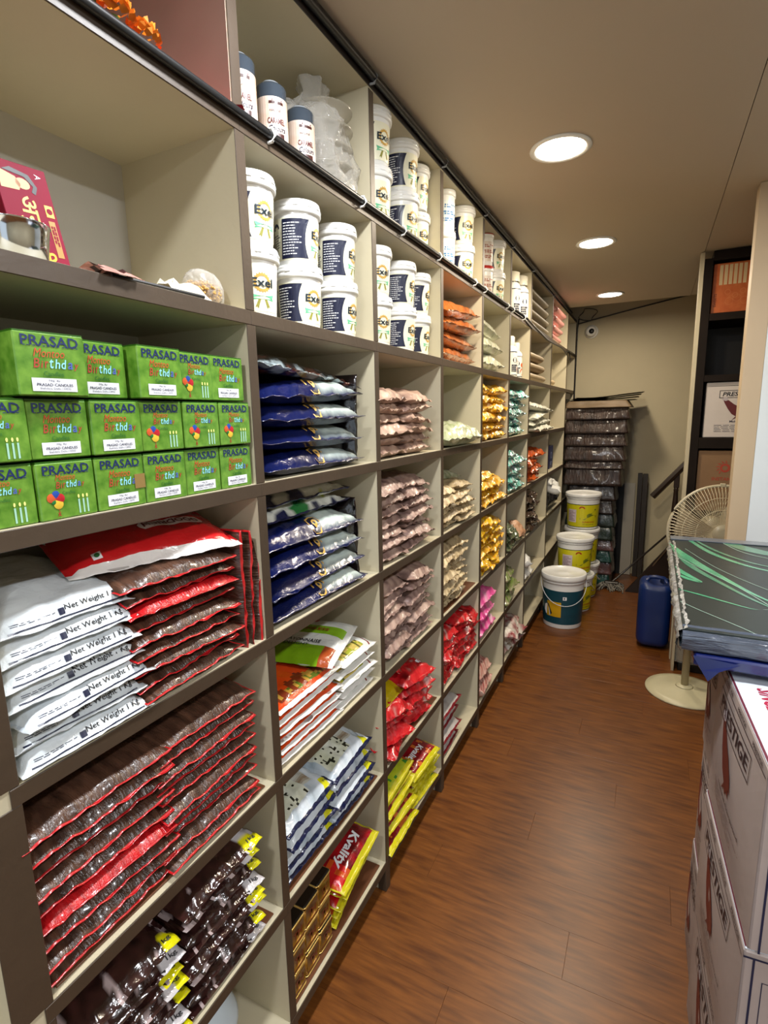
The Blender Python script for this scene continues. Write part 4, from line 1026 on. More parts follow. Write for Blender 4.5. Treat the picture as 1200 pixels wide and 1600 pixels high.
KOB.print_on('white_print', shift(rect2d(-.05, .05, -.03, .03, 5, 3), .12, -.03), mat('frost_print', 'd9cfc6', .4))
pile(KOB, 3, 2, ((2.165, 4),), 'orange brown spice bag', 'fourth bay stack', 'orange brown bags', .0585, x=-.115, jr=.03, jy=.004, cat='bag')
KGR = pouchkind('green_white_bag', ['7f9158', 'aeb98e', 'ccd0b8', '8a9c66'], L=.44, W=.23, T=.09, m=FILM, wr=.35, fr=12)
pile(KGR, 3, 3, ((2.165, 1),), 'single pale green bag', 'lying alone in the fourth bay', 'pale green bag', .05, cat='bag', jr=.02)
KBE = pouchkind('beige_pouch', ['8a7552', 'b5a07c', 'd9c79c'], L=.205)
pile(KBE, 3, 4, ((2.02, 5), (2.235, 5)), 'beige pouch', 'upper beige cubby', 'beige pouches, upper cubby', .034)
o = KGR.make(1, 'cream pouch with orange corner on top of the upper beige pouches', 'pouch', (-.17, 2.18, cell(3, 4)[2] + .185), (.12, .05, R90)); o.scale = (.85, .8, .4)
pile(KBE, 3, 5, ((2.0, 7), (2.155, 7)), 'beige pouch', 'lower beige cubby', 'beige pouches, lower cubby', .037, zoff=.006, sc=(.82, 1, 1.05))
pile(KRS, 3, 6, ((2.01, 6), (2.20, 6), (2.36, 5)), 'glossy red pouch', 'fourth bay red cubby', 'red pouches, fourth bay', .038, jr=.3, sc=(.85, 1, 1))
KY.make(0, 'small yellow bag at the back above the fourth bay red pouches', 'bag', (-.2, 2.14, cell(3, 6)[2] + .24), (.2, .0, R90)).scale = (.8, .8, .8)
def c_wr(u, v, t, e, k): return lin('7a1420') if (e or u > .93 or not t) else mix(lin('c9c4bd'), lin('a8a09a'), .5 + nz(u, v, 5, k))
KWR = BagKind('white_maroon_bag', .25, .2, .05, 22, 16, c_wr, FILMM, wr=.4, variants=3, smooth=True)
pile(KWR, 3, 7, ((2.035, 4),), 'white bag with maroon edge', 'bottom cubby, fourth bay', 'white and maroon bags', .058, x=-.11, jr=.05, cat='bag')

# =================================================================== fifth bay
z0 = cell(4, 1)[2]
RL = plain_tub('red_lid_tub', .040, .043, .150, WPL, mat('beige_label', 'cdb7a2', .4, var=.3, vscale=30, col2='e6e0da'), mat('pinkish_print', '9c5a48', .5), 3, True)
i_ = 0
for yc, xx, nm in ((2.66, -.065, 'left'), (2.985 - .075, -.15, 'right')):
    for k in range(2): put(RL, i_ == 0, (xx, yc, z0 + .001 + k * .152), -.8, f'white tub with red lid, {["lower","upper"][k]} {nm} one in the fifth bay', 'tubs in the fifth bay'); i_ += 1
for k in range(2): exel(-.06, 2.80, z0 + .001 + k * .149, -.62, f'white tub with black and cream label between red lid tubs, {["lower","upper"][k]}', 'tubs in the fifth bay', 1.08)
KGW = pouchkind('green_white_bag', ['a9b07f', 'cfd2b8', 'dfdfcc', 'e0d89a'], L=.36, W=.2, T=.075, m=FILM, wr=.35, fr=14)
pile(KGW, 4, 2, ((2.63, 3),), 'pale green rolled bag', 'fifth bay stack', 'pale green rolled bags', .078, x=-.10, jr=.05, cat='bag')
KYE = pouchkind('yellow_pouch', ['b8741a', 'e0a018', 'f0c030', 'f2d98a'], L=.23, T=.05, m=FILM)
pile(KYE, 4, 3, ((2.56, 6), (2.79, 6)), 'yellow pouch', 'top yellow cubby', 'yellow pouches, top cubby', .044)
pile(KYE, 4, 4, ((2.56, 4), (2.78, 3)), 'yellow pouch', 'middle yellow cubby', 'yellow pouches, middle cubby', .042)
KYB = pouchkind('yellow_pouch', ['b85f10', 'dd9a18', 'eec318', 'f0d890'], L=.22, T=.05, m=FILM, fr=16, wr=1.0)
pile(KYB, 4, 5, ((2.55, 7), (2.77, 6)), 'yellow pouch', 'lowest yellow cubby', 'yellow pouches, lowest cubby', .040, jr=.3)
KPK = pouchkind('pink_bag', ['b01d68', 'e04a9a', 'ee7cb4', 'f0c8d8'], L=.30, T=.075, m=FILM, fr=5)
pile(KPK, 4, 6, ((2.60, 3),), 'bright pink bag', 'in the pink cubby', 'bright pink bags', .072, x=-.10, cat='bag')
KPK.make(2, 'magenta bag at the back right of the pink cubby', 'bag', (-.15, 2.74, cell(4, 6)[2] + .12), (.1, .2, R90 + .4)).scale = (.7, .8, .9)
KNE = pouchkind('netted_bag', ['8a2a30', 'c07a70', 'd8b8a8', 'a23a40'], L=.22, T=.09, m=FILMM, fr=16)
pile(KNE, 4, 7, ((2.57, 2),), 'reddish netted bag', 'bottom cubby, fifth bay', 'netted bags', .085, cat='bag')

# =================================================================== sixth bay
def bottle(h, rb, orange):
    t = thing('cream_bottle', 'x', 'bottle', (0, 0, -5))
    MB().lathe([(rb * .94, 0), (rb, .004), (rb, h * .68), (rb * .8, h * .74), (rb * .55, h * .78), (rb * .55, h * .8)], 26).obj('bottle_body', WPL, t, True)
    MB().lathe([(rb * (.86 if not orange else .62), h * .78), (rb * (.88 if not orange else .62), h * .97), (rb * .5, h), (.001, h)], 26, cap=False).obj('cap', mat('ivory_cap', 'ddd8c6', .4), t, True)
    rf = lambda z: rb
    mb = MB(); decal(mb, rect2d(-rb * 1.5, rb * 1.5, h * .08, h * .60, 18), cyl(rf, 0, .0006)); l_ = mb.obj('label', mat('ivory_label', 'e6e4da', .4), t)
    mb = MB(); decal(mb, rect2d(-rb * 1.5, rb * 1.5, h * .06, h * .075, 18), cyl(rf, 0, .0012)); decal(mb, rect2d(-rb * 1.5, rb * 1.5, h * .61, h * .625, 18), cyl(rf, 0, .0012)); mb.obj('band', NAVY, l_)
    mb = MB(); decal(mb, disc2d(rb * .36, 0, h * .42, 8), cyl(rf, 0, .0014)); decal(mb, lines2d(-rb * .5, rb * .5, h * .14, h * .32, 4, 2, .8), cyl(rf, 0, .0014)); mb.obj('label_print', NAVY, l_)
    if orange:
        mb = MB(); decal(mb, disc2d(rb * .5, rb * .9, h * .2, 12), cyl(rf, 0, .0016)); decal(mb, disc2d(rb * .35, rb * .9, h * .38, 10), cyl(rf, 0, .0016)); mb.obj('fruit_print', mat('orange_fruit', 'd0561a', .4), l_)
    return t
B1 = bottle(.265, .047, False); B2 = bottle(.235, .043, True)
z0 = cell(5, 1)[2]
put(B1, True, (-.075, 3.275, z0 + .001), -.6, 'tall white bottle with ivory cap, left of two near the ceiling', 'bottles in the sixth bay', 1)
put(B1, False, (-.055, 3.42 - .02, z0 + .001), -.75, 'tall white bottle with ivory cap, right of two near the ceiling', 'bottles in the sixth bay', 1.0)
z0 = cell(5, 2)[2]
put(B2, True, (-.075, 3.245, z0 + .001), -.55, 'white bottle with ivory cap below the tall bottles, left of two', 'bottles in the sixth bay', 1.02)
put(B2, False, (-.07, 3.375, z0 + .001), -1.0, 'white bottle with orange fruit print, right of two', 'bottles in the sixth bay', .92)
KTE = pouchkind('teal_pouch', ['1d4a42', '3f8f84', '6fc0b4', 'b9b6bb', '2c5f58'], L=.23, T=.055, m=FILM, fr=5)
pile(KTE, 5, 3, ((3.07, 5), (3.29, 5)), 'teal pouch', 'upper teal cubby', 'teal pouches, upper cubby', .051)
pile(KTE, 5, 4, ((3.06, 5), (3.28, 4)), 'teal pouch', 'lower teal cubby', 'teal pouches, lower cubby', .050)
KGN = pouchkind('dark_green_pouch', ['1c241a', '3c4a30', '6a7558', '8a6a58'], L=.21, T=.055, m=FILM, fr=6)
pile(KGN, 5, 5, ((3.07, 3), (3.24, 2)), 'dark green pouch', 'below the teal pouches', 'dark green pouches', .05, jr=.4)
KOR1 = pouchkind('pale_orange_pouch', ['b5805a', 'd9b090'], L=.15, W=.12, T=.05)
KOR1.make(0, 'pale orange pouch leaning beside the dark green pouches', 'pouch', (-.05, 3.36, cell(5, 5)[2] + .06), (.9, .2, R90))
KCA = pouchkind('green_patterned_pouch', ['2f3a1e', '6f8a3a', '8f8a6a', 'b3a88a'], L=.30, T=.07, m=FILM, fr=7)
pile(KCA, 5, 6, ((3.10, 3),), 'green patterned pouch', 'in the sixth bay', 'green patterned pouches', .065, jr=.15)
KWP = pouchkind('red_white_bag', ['c9c0b2', 'e2ddd2', '8f1f2c', 'd8cfc4'], L=.38, T=.06, m=FILM, fr=3)
pile(KWP, 5, 7, ((3.20, 3),), 'red and white bag', 'slumping at the bottom of the sixth bay', 'red and white bags', .05, x=-.08, jr=.25, cat='bag')

# =================================================================== seventh and eighth bays
def roll(kname, L, r, col, label, group, loc, k):
    me_ = MATS.get(col)
    m = MB().lathe([(r * .6, 0), (r * .93, .006), (r, .02), (r, L - .03), (r * .9, L - .008), (r * .55, L)], 20, axis='y')
    m.v = [(x * 1.6 - 0, y, z * .72 + r * .72 + .004 * noise.noise(Vector((x * 12, y * 8, z * 12 + k)))) for x, y, z in m.v]
    o = m.obj(kname, me_, None, True, loc); return tag(o, label, 'roll', group)
mat('beige_sleeve', '8f8064', .55, var=.15, vscale=6); mat('beige_sleeve_light', 'b09a78', .55, var=.12, vscale=6)
z0 = cell(6, 1)[2]
for k in range(4): roll('foam_roll', .70 + .01 * k, .044, 'beige_sleeve', f'long beige rolled sleeve, {ordn(k, 4)} in the near ceiling cubby of rolls', 'beige rolls, upper cubby', (-.085 - .004 * k, 3.50, z0 + .001 + k * .0645), k)
z0 = cell(6, 2)[2]
for k in range(3): roll('foam_roll', .62 - .04 * k, .045, 'beige_sleeve_light', f'beige rolled sleeve, {ordn(k, 3)} of three below the longer rolls', 'beige rolls, lower cubby', (-.085, 3.50, z0 + .001 + k * .066), k + 5)
KWC = pouchkind('white_cloth_bag', ['b9b9a2', 'e2e2d0', 'f0efe2'], L=.62, W=.25, T=.048, m=FILMM, fr=6, wr=.9)
pile(KWC, 6, 3, ((3.83, 4),), 'folded white cloth bag', 'beside the teal pouches', 'white cloth bags', .047, x=-.09, jr=.05, cat='bag')
KOG = pouchkind('orange_pouch', ['7a2a10', 'b8481c', 'd86a30', 'c85424'], L=.25, T=.06, m=FILM, fr=7, wr=.9)
pile(KOG, 6, 4, ((3.60, 4), (3.83, 4)), 'orange pouch', 'orange cubby', 'orange pouches', .050, jr=.4)
KDB = pouchkind('brown_dotted_pouch', ['1c120f', '4a3428', '2b1c18', 'b8a490'], L=.25, T=.055, m=FILM, fr=26, wr=.8)
pile(KDB, 6, 5, ((3.60, 6), (3.83, 5)), 'dark brown speckled pouch', 'speckled cubby', 'dark speckled pouches', .047, jr=.3)
KCB = pouchkind('white_carrier_bag', ['c8c8c4', 'f0f0ec', 'e2e2de'], L=.26, W=.2, T=.09, m=FILMM, fr=5, wr=1.0)
KCB.make(0, 'white carrier bag slumped in the cubby under the speckled pouches', 'bag', (-.10, 3.64, cell(6, 6)[2] + .002), (.1, 0, R90))
KCB.make(1, 'white carrier bag heaped on the other, under the speckled pouches', 'bag', (-.11, 3.62, cell(6, 6)[2] + .08), (.25, .2, R90 + .4))
z0 = cell(7, 1)[2]
mat('pink_film', 'c98a82', .35, var=.35, vscale=14, coat=.3)
for k in range(4):
    o = roll('pink_roll', .42 + .03 * (k == 3), .042, 'pink_film', f'pink wrapped roll, {ordn(k, 4)} of four near the ceiling', 'pink rolls', (-.07 + .01 * k, 4.30, z0 + .001 + k * .063), k + 11)
roll('foam_roll', .30, .042, 'beige_sleeve_light', 'single short beige roll in the empty cubby near the end wall', 'single roll', (-.085, 4.28, cell(7, 2)[2] + .001), 3)
z0 = cell(7, 4)[2]
t = thing('blue_box', 'dark blue box with pale emblem standing in a far cubby', 'box', (-.07, 4.62, z0 + .001))
MB().box((-.03, -.09, 0), (.03, .09, .19), b=.003).obj('carton', mat('midnight_card', '161f4c', .4), t)
mb = MB(); decal(mb, shift(ring2d(.018, .028, n=16), 0, .11), onx(.0308)); decal(mb, lines2d(-.05, .05, .03, .06, 2, 2, .6), onx(.0308)); mb.obj('emblem_print', mat('pale_blue_print', '8f9ec4', .5), t)
tag(MB().box((-.10, 4.36, z0 + .001), (-.04, 4.44, z0 + .014), b=.002).obj('dark_tray', DARKW), 'small flat dark tray in front of the blue box', 'tray')
z0 = cell(7, 5)[2]
KBK = pouchkind('black_carrier_bag', ['08080b', '15151a', '0c0c10'], L=.58, W=.25, T=.17, m=FILM, fr=4, wr=.5, nv=1)
KBK.make(0, 'bulging black carrier bag in a far lower cubby', 'bag', (-.13, 4.62, z0 + .001), (0, 0, R90))
KCB.make(2, 'white crumpled wrapper on the black carrier bag', 'bag', (-.06, 4.50, z0 + .165), (.35, .0, R90 + .3))
KCB.make(0, 'upper white wrapper above the black carrier bag', 'bag', (-.07, 4.47, z0 + .215), (.35, .2, R90)).scale = (.9, .8, .7)
tag(MB().box((-.1, 5.12, cell(8, 3)[3] - .062), (-.01, 5.4, cell(8, 3)[3] - .002), b=.004).obj('wooden_block', DARKW), 'dark wooden block in the last narrow cubby above the tray stack', 'block')
# =================================================================== end of the aisle
def bucket_proto(name, rb, rt_, h):
    t = thing(name, 'x', 'bucket', (0, 0, -5)); s_ = h
    MB().lathe([(rb, 0), (rb * 1.02, .006), (rt_ * .985, h * .80), (rt_ * .985, h * .84), (rt_ * 1.03, h * .845), (rt_ * 1.03, h * .875), (rt_, h * .88), (rt_, h * .9)], 48).obj('bucket_body', WPL, t, True)
    MB().lathe([(rt_, h * .89), (rt_ * 1.075, h * .892), (rt_ * 1.085, h * .93), (rt_ * 1.075, h * .985), (rt_ * 1.05, h), (rt_ * 1.0, h * .995), (rt_ * .96, h * .975), (.04, h * .975), (.03, h * .985), (.001, h * .985)], 48, cap=False).obj('lid', WPL, t, True)
    return t
def bucket_handle(t, rt_, h, a, drop):
    pts = []
    for k in range(21):
        q = a + PI * k / 20 - R90; r = rt_ * 1.07; f = math.sin(PI * k / 20); pts.append((r * (math.cos(q)) * (1 + .06 * f), r * math.sin(q) * (1 + .06 * f), h * .86 - drop * f))
    MB().tube(pts, .0028, 6).obj('wire_handle', mat('handle_white', 'c9ccd0', .35), t, True)
# large teal bucket
AV = math.atan2(-4, .52)
t = bucket_proto('teal_bucket', .135, .150, .405); t.location = (.178, 4.02, 0); t.rotation_euler = (0, 0, -R90 + .1)
tag(t, 'large white bucket with teal label and white lid, nearest on the floor', 'bucket')
rf = lambda z: .1378 + .0098 * z / .32
mb = MB(); decal(mb, rect2d(-.42, .42, .035, .29, 48, 2), cyl(rf, 0, .0008)); lb = mb.obj('label', mat('teal_label', '0b4250', .4, coat=.1), t)
mb = MB(); decal(mb, rect2d(-.115, .0 - .005, .09, .205, 10, 2), cyl(rf, 0, .0022)); mb.obj('yellow_panel', mat('amber_print', 'd5a416', .4), lb)
mb = MB(); decal(mb, ([(-.125, .10), (-.085, .095), (-.075, .12), (-.09, .15), (-.105, .185), (-.135, .17), (-.14, .13)], [tuple(range(7))]), cyl(rf, 0, .0034)); mb.obj('white_figure', WPRINT, lb)
mb = MB(); decal(mb, ([(-.08, .10), (-.068, .115), (-.085, .15), (-.098, .18), (-.12, .19), (-.108, .172), (-.092, .15)], [tuple(range(7))]), cyl(rf, 0, .0042)); mb.obj('dark_outline', INKB, lb)
mb = MB(); decal(mb, rect2d(.005, .032, .225, .25, 2, 1), cyl(rf, 0, .0022)); mb.obj('small_sticker', WPRINT, lb)
mb = MB(); decal(mb, rect2d(.013, .020, .232, .245, 1, 1), cyl(rf, 0, .0034)); mb.obj('sticker_mark', INKB, lb)
bucket_handle(t, .150, .405, .12, .16)
# yellow label buckets
PH = .3
def yb():
    t = bucket_proto('paint_bucket', .118, .135, PH)
    rf = lambda z: .1198 + .0132 * z / .25
    mb = MB(); decal(mb, rect2d(-.37, .37, .02, .205, 44, 2), cyl(rf, 0, .0008)); lb = mb.obj('label', mat('yellow_label', 'd9cf1a', .35, coat=.2), t)
    mb = MB(); decal(mb, rect2d(-.37, .37, .205, .2105, 44), cyl(rf, 0, .001)); decal(mb, rect2d(-.37, .37, .015, .02, 44), cyl(rf, 0, .001))
    decal(mb, ([(-.02, .085), (.04, .095), (.09, .12), (.12, .118), (.12, .10), (.02, .082)], [tuple(range(6))]), cyl(rf, 0, .0022)); mb.obj('dark_band', mat('dark_green_band', '17331c', .4), lb)
    mb = MB(); decal(mb, ([(-.02, .09), (.05, .13), (.115, .175), (.12, .165), (.075, .128), (.10, .12), (.05, .1)], [tuple(range(7))]), cyl(rf, 0, .003)); mb.obj('leaf_print', mat('leaf_olive', '6f7a1f', .5), lb)
    mb = MB(); decal(mb, rect2d(-.125, -.045, .055, .165, 8), cyl(rf, 0, .0022)); mb.obj('white_panel', mat('pale_pink_panel', 'd9c9cf', .5), lb)
    mb = MB(); decal(mb, lines2d(-.12, -.05, .065, .155, 7, 4, .35), cyl(rf, 0, .0034)); mb.obj('small_print', mat('maroon_ink', '6a3a44', .5), lb)
    mb = MB(); decal(mb, ([(.0 + .024 * math.cos(a), .175 + .02 * math.sin(a)) for a in [k * PI / 10 for k in range(11)]], [tuple(range(11))]), cyl(rf, 0, .0022)); decal(mb, shift(text_fit('SUNSHINE', .10, .014, bold=.02), .055, .062), cyl(rf, 0, .0022)); mb.obj('red_logo', mat('logo_red', 'b5321c', .4), lb)
    mb = MB(); decal(mb, shift(text_fit('For external use', .09, .010), .055, .042), cyl(rf, 0, .0022)); mb.obj('lettering', INKB, lb)
    return t
Y = yb(); i_ = 0
for (x, yy, n_, az, nm) in ((.205, 4.40, 2, -R90 + .35, 'middle bucket stack'), (.215, 4.77, 3, -R90 + .05, 'rear bucket stack')):
    for k in range(n_):
        put(Y, i_ == 0, (x + (.012 if k == 0 else 0), yy, .0005 + k * (PH + .0005)), az + .2 * (k == 0), f'white paint bucket with yellow label, {ordn(k, n_) if n_ > 2 else ["lower", "upper"][k]} in the {nm}', 'yellow label paint buckets'); i_ += 1
ht = thing('wire_bail', 'x', 'handle', (0, 0, 0)) if 0 else None
for o in list(bpy.data.objects):
    if o.name.startswith('paint_bucket') and o.get('label', '').startswith('white paint') and 'lower' in o['label'] or (o.name.startswith('paint_bucket') and 'lowest' in o.get('label', '')):
        bucket_handle(o, .135, PH, R90 + .3, .13)

# stack of dark bundles
TRAYM = mat('wrapped_tray', '46342c', .42, coat=.3, var=.65, vscale=5, bump=.9, bscale=14, bdist=.012, stretch=(5, 5, .7))
CARD = mat('old_cardboard', '6e5a40', .6, var=.3, vscale=10)
def bundle(name, x0, x1, ya, yb_, za, zb, m, seed, label, group, amp=.012, lip=.012):
    mb = MB(); nx_, nz_ = 22, 7; ring = []
    per = []
    for k in range(nx_): per.append((x0 + (x1 - x0) * k / nx_, ya))
    for k in range(12): per.append((x1, ya + (yb_ - ya) * k / 12))
    for k in range(nx_): per.append((x1 - (x1 - x0) * k / nx_, yb_))
    for k in range(12): per.append((x0, yb_ - (yb_ - ya) * k / 12))
    n_ = len(per); cx, cyy = (x0 + x1) / 2, (ya + yb_) / 2; vs = []
    for j in range(nz_ + 1):
        f = j / nz_; prof = lip * (1 - f) ** 2 * 1.6 + .010 * math.sin(PI * f)
        for (px, py) in per:
            d = Vector((px - cx, py - cyy, 0)).normalized(); e = prof + amp * noise.noise(Vector((px * 14, py * 14, seed + f * 1.5)))
            px2 = px + d.x * e; py2 = max(min(py + d.y * e, 5.575), 0)
            vs.append((max(px2, .004), py2, za + (zb - za) * f + (.006 * noise.noise(Vector((px * 9, py * 9, seed))) if 0 < j < nz_ else 0)))
    fs = [(j * n_ + i, j * n_ + (i + 1) % n_, (j + 1) * n_ + (i + 1) % n_, (j + 1) * n_ + i) for j in range(nz_) for i in range(n_)]
    fs += [tuple(range(n_))[::-1], tuple(nz_ * n_ + i for i in range(n_))]
    mb.add(vs, fs); return tag(mb.obj(name, m, None, True, fixn=True), label, 'bundle', group)
hs = [(.925, 1.075), (1.0755, 1.145), (1.1455, 1.275), (1.2755, 1.385), (1.3855, 1.505), (1.5055, 1.605)]
for k, (a, b) in enumerate(hs):
    bundle('tray_bundle', .03 - .004 * k, .475 + .006 * k, 5.06, 5.46, a, b, TRAYM, k * 3.3, f'dark plastic-wrapped tray bundle, {ordn(k, 6)} of six against the end wall', 'dark wrapped tray bundles', lip=.02)
bundle('cardboard_bundle', .02, .50, 5.07, 5.47, 1.6055, 1.665, CARD, 9.1, 'flattened brown cardboard tray on top of the dark bundles', None, lip=.03)
for k in range(4):
    q = random.Random(k); vs = []; ang = (-.04 + .035 * k)
    for j in range(4):
        for i in range(8): vs.append((-.26 + .55 * i / 7, -.17 + .34 * j / 3, .004 * math.sin(i * .9 + k) + .012 * (i / 7) ** 2 * k))
    mb = MB(); mb.add(vs, [(j * 8 + i, j * 8 + i + 1, j * 8 + i + 9, j * 8 + i + 8) for j in range(3) for i in range(7)])
    vs2 = [(a, b, c - .003) for a, b, c in vs]; mb.add(vs2, [(j * 8 + i + 8, j * 8 + i + 9, j * 8 + i + 1, j * 8 + i) for j in range(3) for i in range(7)])
    o = mb.obj('cardboard_sheet', CARD, None, False, (.275 + .018 * k, 5.25, 1.672 + .008 * k)); o.rotation_euler = (0, 0, ang)
    tag(o, f'loose brown cardboard sheet, {ordn(k, 4)} of four capping the dark bundles', 'sheet', 'loose cardboard sheets')
gm = [mat('dark_green_wrap', '26352c', .35, coat=.3, var=.5, vscale=14, bump=.7, bscale=30, bdist=.008), mat('dark_brown_wrap', '2c211c', .4, coat=.2, var=.4, vscale=12, bump=.6, bscale=30, bdist=.008), mat('teal_wrap', '1f4c45', .3, coat=.4, var=.5, vscale=16, bump=.8, bscale=30, bdist=.008),
      mat('pinkish_wrap', '6a4a48', .3, coat=.4, var=.5, vscale=20, bump=.8, bscale=30, bdist=.008)]
lv = [(.002, .11, 2, 'teal green'), (.111, .225, 3, 'pinkish'), (.226, .33, 2, 'teal green'), (.331, .43, 3, 'pinkish'), (.431, .55, 0, 'dark green'), (.551, .67, 0, 'dark green'), (.671, .79, 1, 'dark brown'), (.791, .924, 1, 'dark brown')]
for k, (a, b, g, cn) in enumerate(lv):
    bundle('wrapped_bundle', .05, .425 + .012 * (k % 2), 5.07 + .01 * (k % 2), 5.46, a, b, gm[g], k * 2.1 + 1, f'{cn} wrapped bundle, {ordn(k, 8)} of eight under the tray bundles', 'wrapped bundles on the floor', lip=.016)
# leaning panel, dark board, black strip for the shaded gap
o = MB().box((.50, 5.50, 0), (.595, 5.515, .895), b=.001).obj('board_or_gap_strip', mat('offwhite_panel', 'bdb6a6', .4, var=.05)); o.rotation_euler = (-.03, 0, 0); o.location = (0, .0 + .012, .164); o.location = (0, .03, .167)
tag(o, 'narrow off-white board leaning upright against the end wall', 'board')
o = MB().box((.44, 5.53, 0), (.50, 5.545, .90), b=.001).obj('board_or_gap_strip', mat('gap_shade_black', '0e0d0d', .5)); tag(o, 'narrow black strip for the shaded gap between the bundles and off-white board', 'board')  # no board here: added black strip paints the shade of the gap
GB = mat('dark_grey_board', '3b3530', .45, var=.3, vscale=6, stretch=(8, 8, 1))
tag(MB().box((.612, 5.49, 0), (.652, 5.51, 1.0), b=.001).obj('dark_board', GB), 'dark grey upright board leaning on the wall, left of two', 'board')
tag(MB().box((.655, 5.47, 0), (.698, 5.52, .995), b=.002).obj('dark_board', GB), 'dark grey upright board leaning on the wall, right of two', 'board')
# stairs
st = thing('staircase', 'dark brown wooden stair side with steps rising to the right', 'stairs', (0, 0, 0)); STW = mat('stair_brown', '2b2019', .4, var=.25, vscale=8)
MB().prism([(.575, .001), (1.9, 1.87), (1.9, 1.45), (.95, .001)], 4.97, 5.0).obj('stringer', STW, st, fixn=True)
MB().prism([(.69, .001), (1.9, 1.70), (1.9, 1.45), (.95, .001)], 5.52, 5.55).obj('stringer', STW, st, fixn=True)
for k in range(8):
    x = .80 + k * .135; z = .17 * (k + 1)
    MB().box((x, 5.0, z - .02), (x + .16, 5.52, z), b=.002).obj('tread', STW, st); MB().box((x + .01, 5.0, z - .17), (x + .022, 5.52, z - .02)).obj('riser', STW, st)
hr = thing('handrail', 'dark brown sloping handrail with a turned baluster on the end wall side', 'handrail', (0, 0, 0)); HRM = mat('rail_brown', '33261e', .3, coat=.3)
d = Vector((.285, 0, .355)).normalized()
p0 = Vector((.742, 5.3, .812))
mb = MB(); a = []
L_ = 1.15; s_ = Vector((0, 1, 0)); n_ = d.cross(s_)
vs = []
for tt in (0, L_):
    for ww, hh in ((-.03, -.024), (.03, -.024), (.036, 0), (.03, .022), (.012, .03), (-.012, .03), (-.03, .022), (-.036, 0)): vs.append(p0 + d * tt - n_ * hh + s_ * ww)
mb.add(vs, [(k, (k + 1) % 8, 8 + (k + 1) % 8, 8 + k) for k in range(8)] + [tuple(range(8))[::-1], tuple(range(8, 16))]); mb.obj('rail', HRM, hr, fixn=True)
def baluster(x, zt, z_b):
    MB().box((x - .022, 5.278, zt - .12), (x + .022, 5.322, zt), b=.004).obj('baluster_block', HRM, hr)
    MB().lathe([(.022, zt - .12), (.016, zt - .13), (.022, zt - .14), (.018, zt - .15), (.02, zt - .2), (.026, zt - .32), (.024, zt - .42), (.014, z_b)], 16, c=(x, 5.3, 0)).obj('baluster', HRM, hr, True)
baluster(.925, 1.02, .30); baluster(1.18, 1.34, .62)
# mop and stick
mp = thing('mop', 'grey string mop resting on the floor with a long dark handle', 'mop', (0, 0, 0))
a, b = Vector((.47, 5.05, .06)), Vector((1.02, 4.87, .735))
MB().tube([a, b], .008, 8).obj('handle', mat('mop_pole', '2e2a28', .3, coat=.3), mp, True)
MB().box((.40, 5.0, .035), (.52, 5.06, .065), b=.008).obj('head_block', DARKW, mp)
mb = MB(); q = random.Random(5)
for k in range(60):
    sx, s_y = q.uniform(.38, .53), q.uniform(4.97, 5.06); an = q.uniform(-PI, 0) if k % 3 else q.uniform(0, PI); L_ = q.uniform(.05, .11); pts = []
    for j in range(5): f = j / 4; pts.append((min(sx + math.cos(an) * L_ * f, .56), max(4.85, s_y + math.sin(an) * L_ * f + .01 * math.sin(f * 9 + k)), max(.006, .045 * (1 - f) ** .7 + .004)))
    mb.tube(pts, .0055, 5)
mo = mb.obj('mop_strings', mat('mop_grey', '8c867c', .8, var=.3, vscale=30), mp, True); mo['kind'] = 'stuff'
tag(MB().tube([(.64, 5.02, .02), (1.02, 4.90, .66)], .0065, 8).obj('wooden_stick', mat('stick_brown', '5b4a38', .5), None, True), 'thin brown stick lying parallel below the mop handle', 'stick')
# jerrycan
def blob(lo, hi, r, nu=10):
    bm = bmesh.new(); bmesh.ops.create_cube(bm, size=1)
    for v in bm.verts: v.co = Vector([(lo[i] + hi[i]) / 2 + v.co[i] * (hi[i] - lo[i]) for i in range(3)])
    bmesh.ops.bevel(bm, geom=list(bm.edges), offset=r, segments=5, profile=.6, affect='EDGES')
    me = bpy.data.meshes.new('b'); bm.to_mesh(me); bm.free(); me.polygons.foreach_set('use_smooth', [True] * len(me.polygons)); return me
jc = thing('jerrycan', 'blue plastic jerrycan standing on the floor beside the fan', 'jerrycan', (.787, 3.88, 0)); JB = mat('jerry_blue', '0c2a66', .42, coat=.1, var=.15, vscale=8)
bm = bmesh.new(); bmesh.ops.create_cube(bm, size=1)
for v in bm.verts: v.co = Vector((v.co.x * .195, v.co.y * .25, .235 + v.co.z * .45)); 
bmesh.ops.bevel(bm, geom=list(bm.edges), offset=.055, segments=6, profile=.5, affect='EDGES')
bmesh.ops.subdivide_edges(bm, edges=list(bm.edges), cuts=2, use_grid_fill=True)
for v in bm.verts:
    f = max(0, (v.co.z - .36) / .1); wv = 1 + .03 * math.sin(v.co.z / .45 * PI)
    v.co.x *= wv; v.co.y *= wv
    if v.co.z > .40: v.co.z -= .055 * math.exp(-((v.co.x - .02) ** 2 + v.co.y ** 2 * .5) / .004)
me = bpy.data.meshes.new('can_body'); bm.to_mesh(me); bm.free(); me.polygons.foreach_set('use_smooth', [True] * len(me.polygons)); me.materials.append(JB)
link('can_body', me, jc, (0, 0, .001))
MB().tube([(-.05, 0, .445), (-.035, 0, .468), (.0, 0, .472), (.05, 0, .468), (.065, 0, .44)], .013, 10).obj('grip', JB, jc, True)
MB().lathe([(.028, .415), (.028, .445), (.024, .45), (.001, .45)], 20, c=(.055, .06, 0), cap=False).obj('cap', mat('cap_blue_dark', '0b1b3c', .4), jc, True)
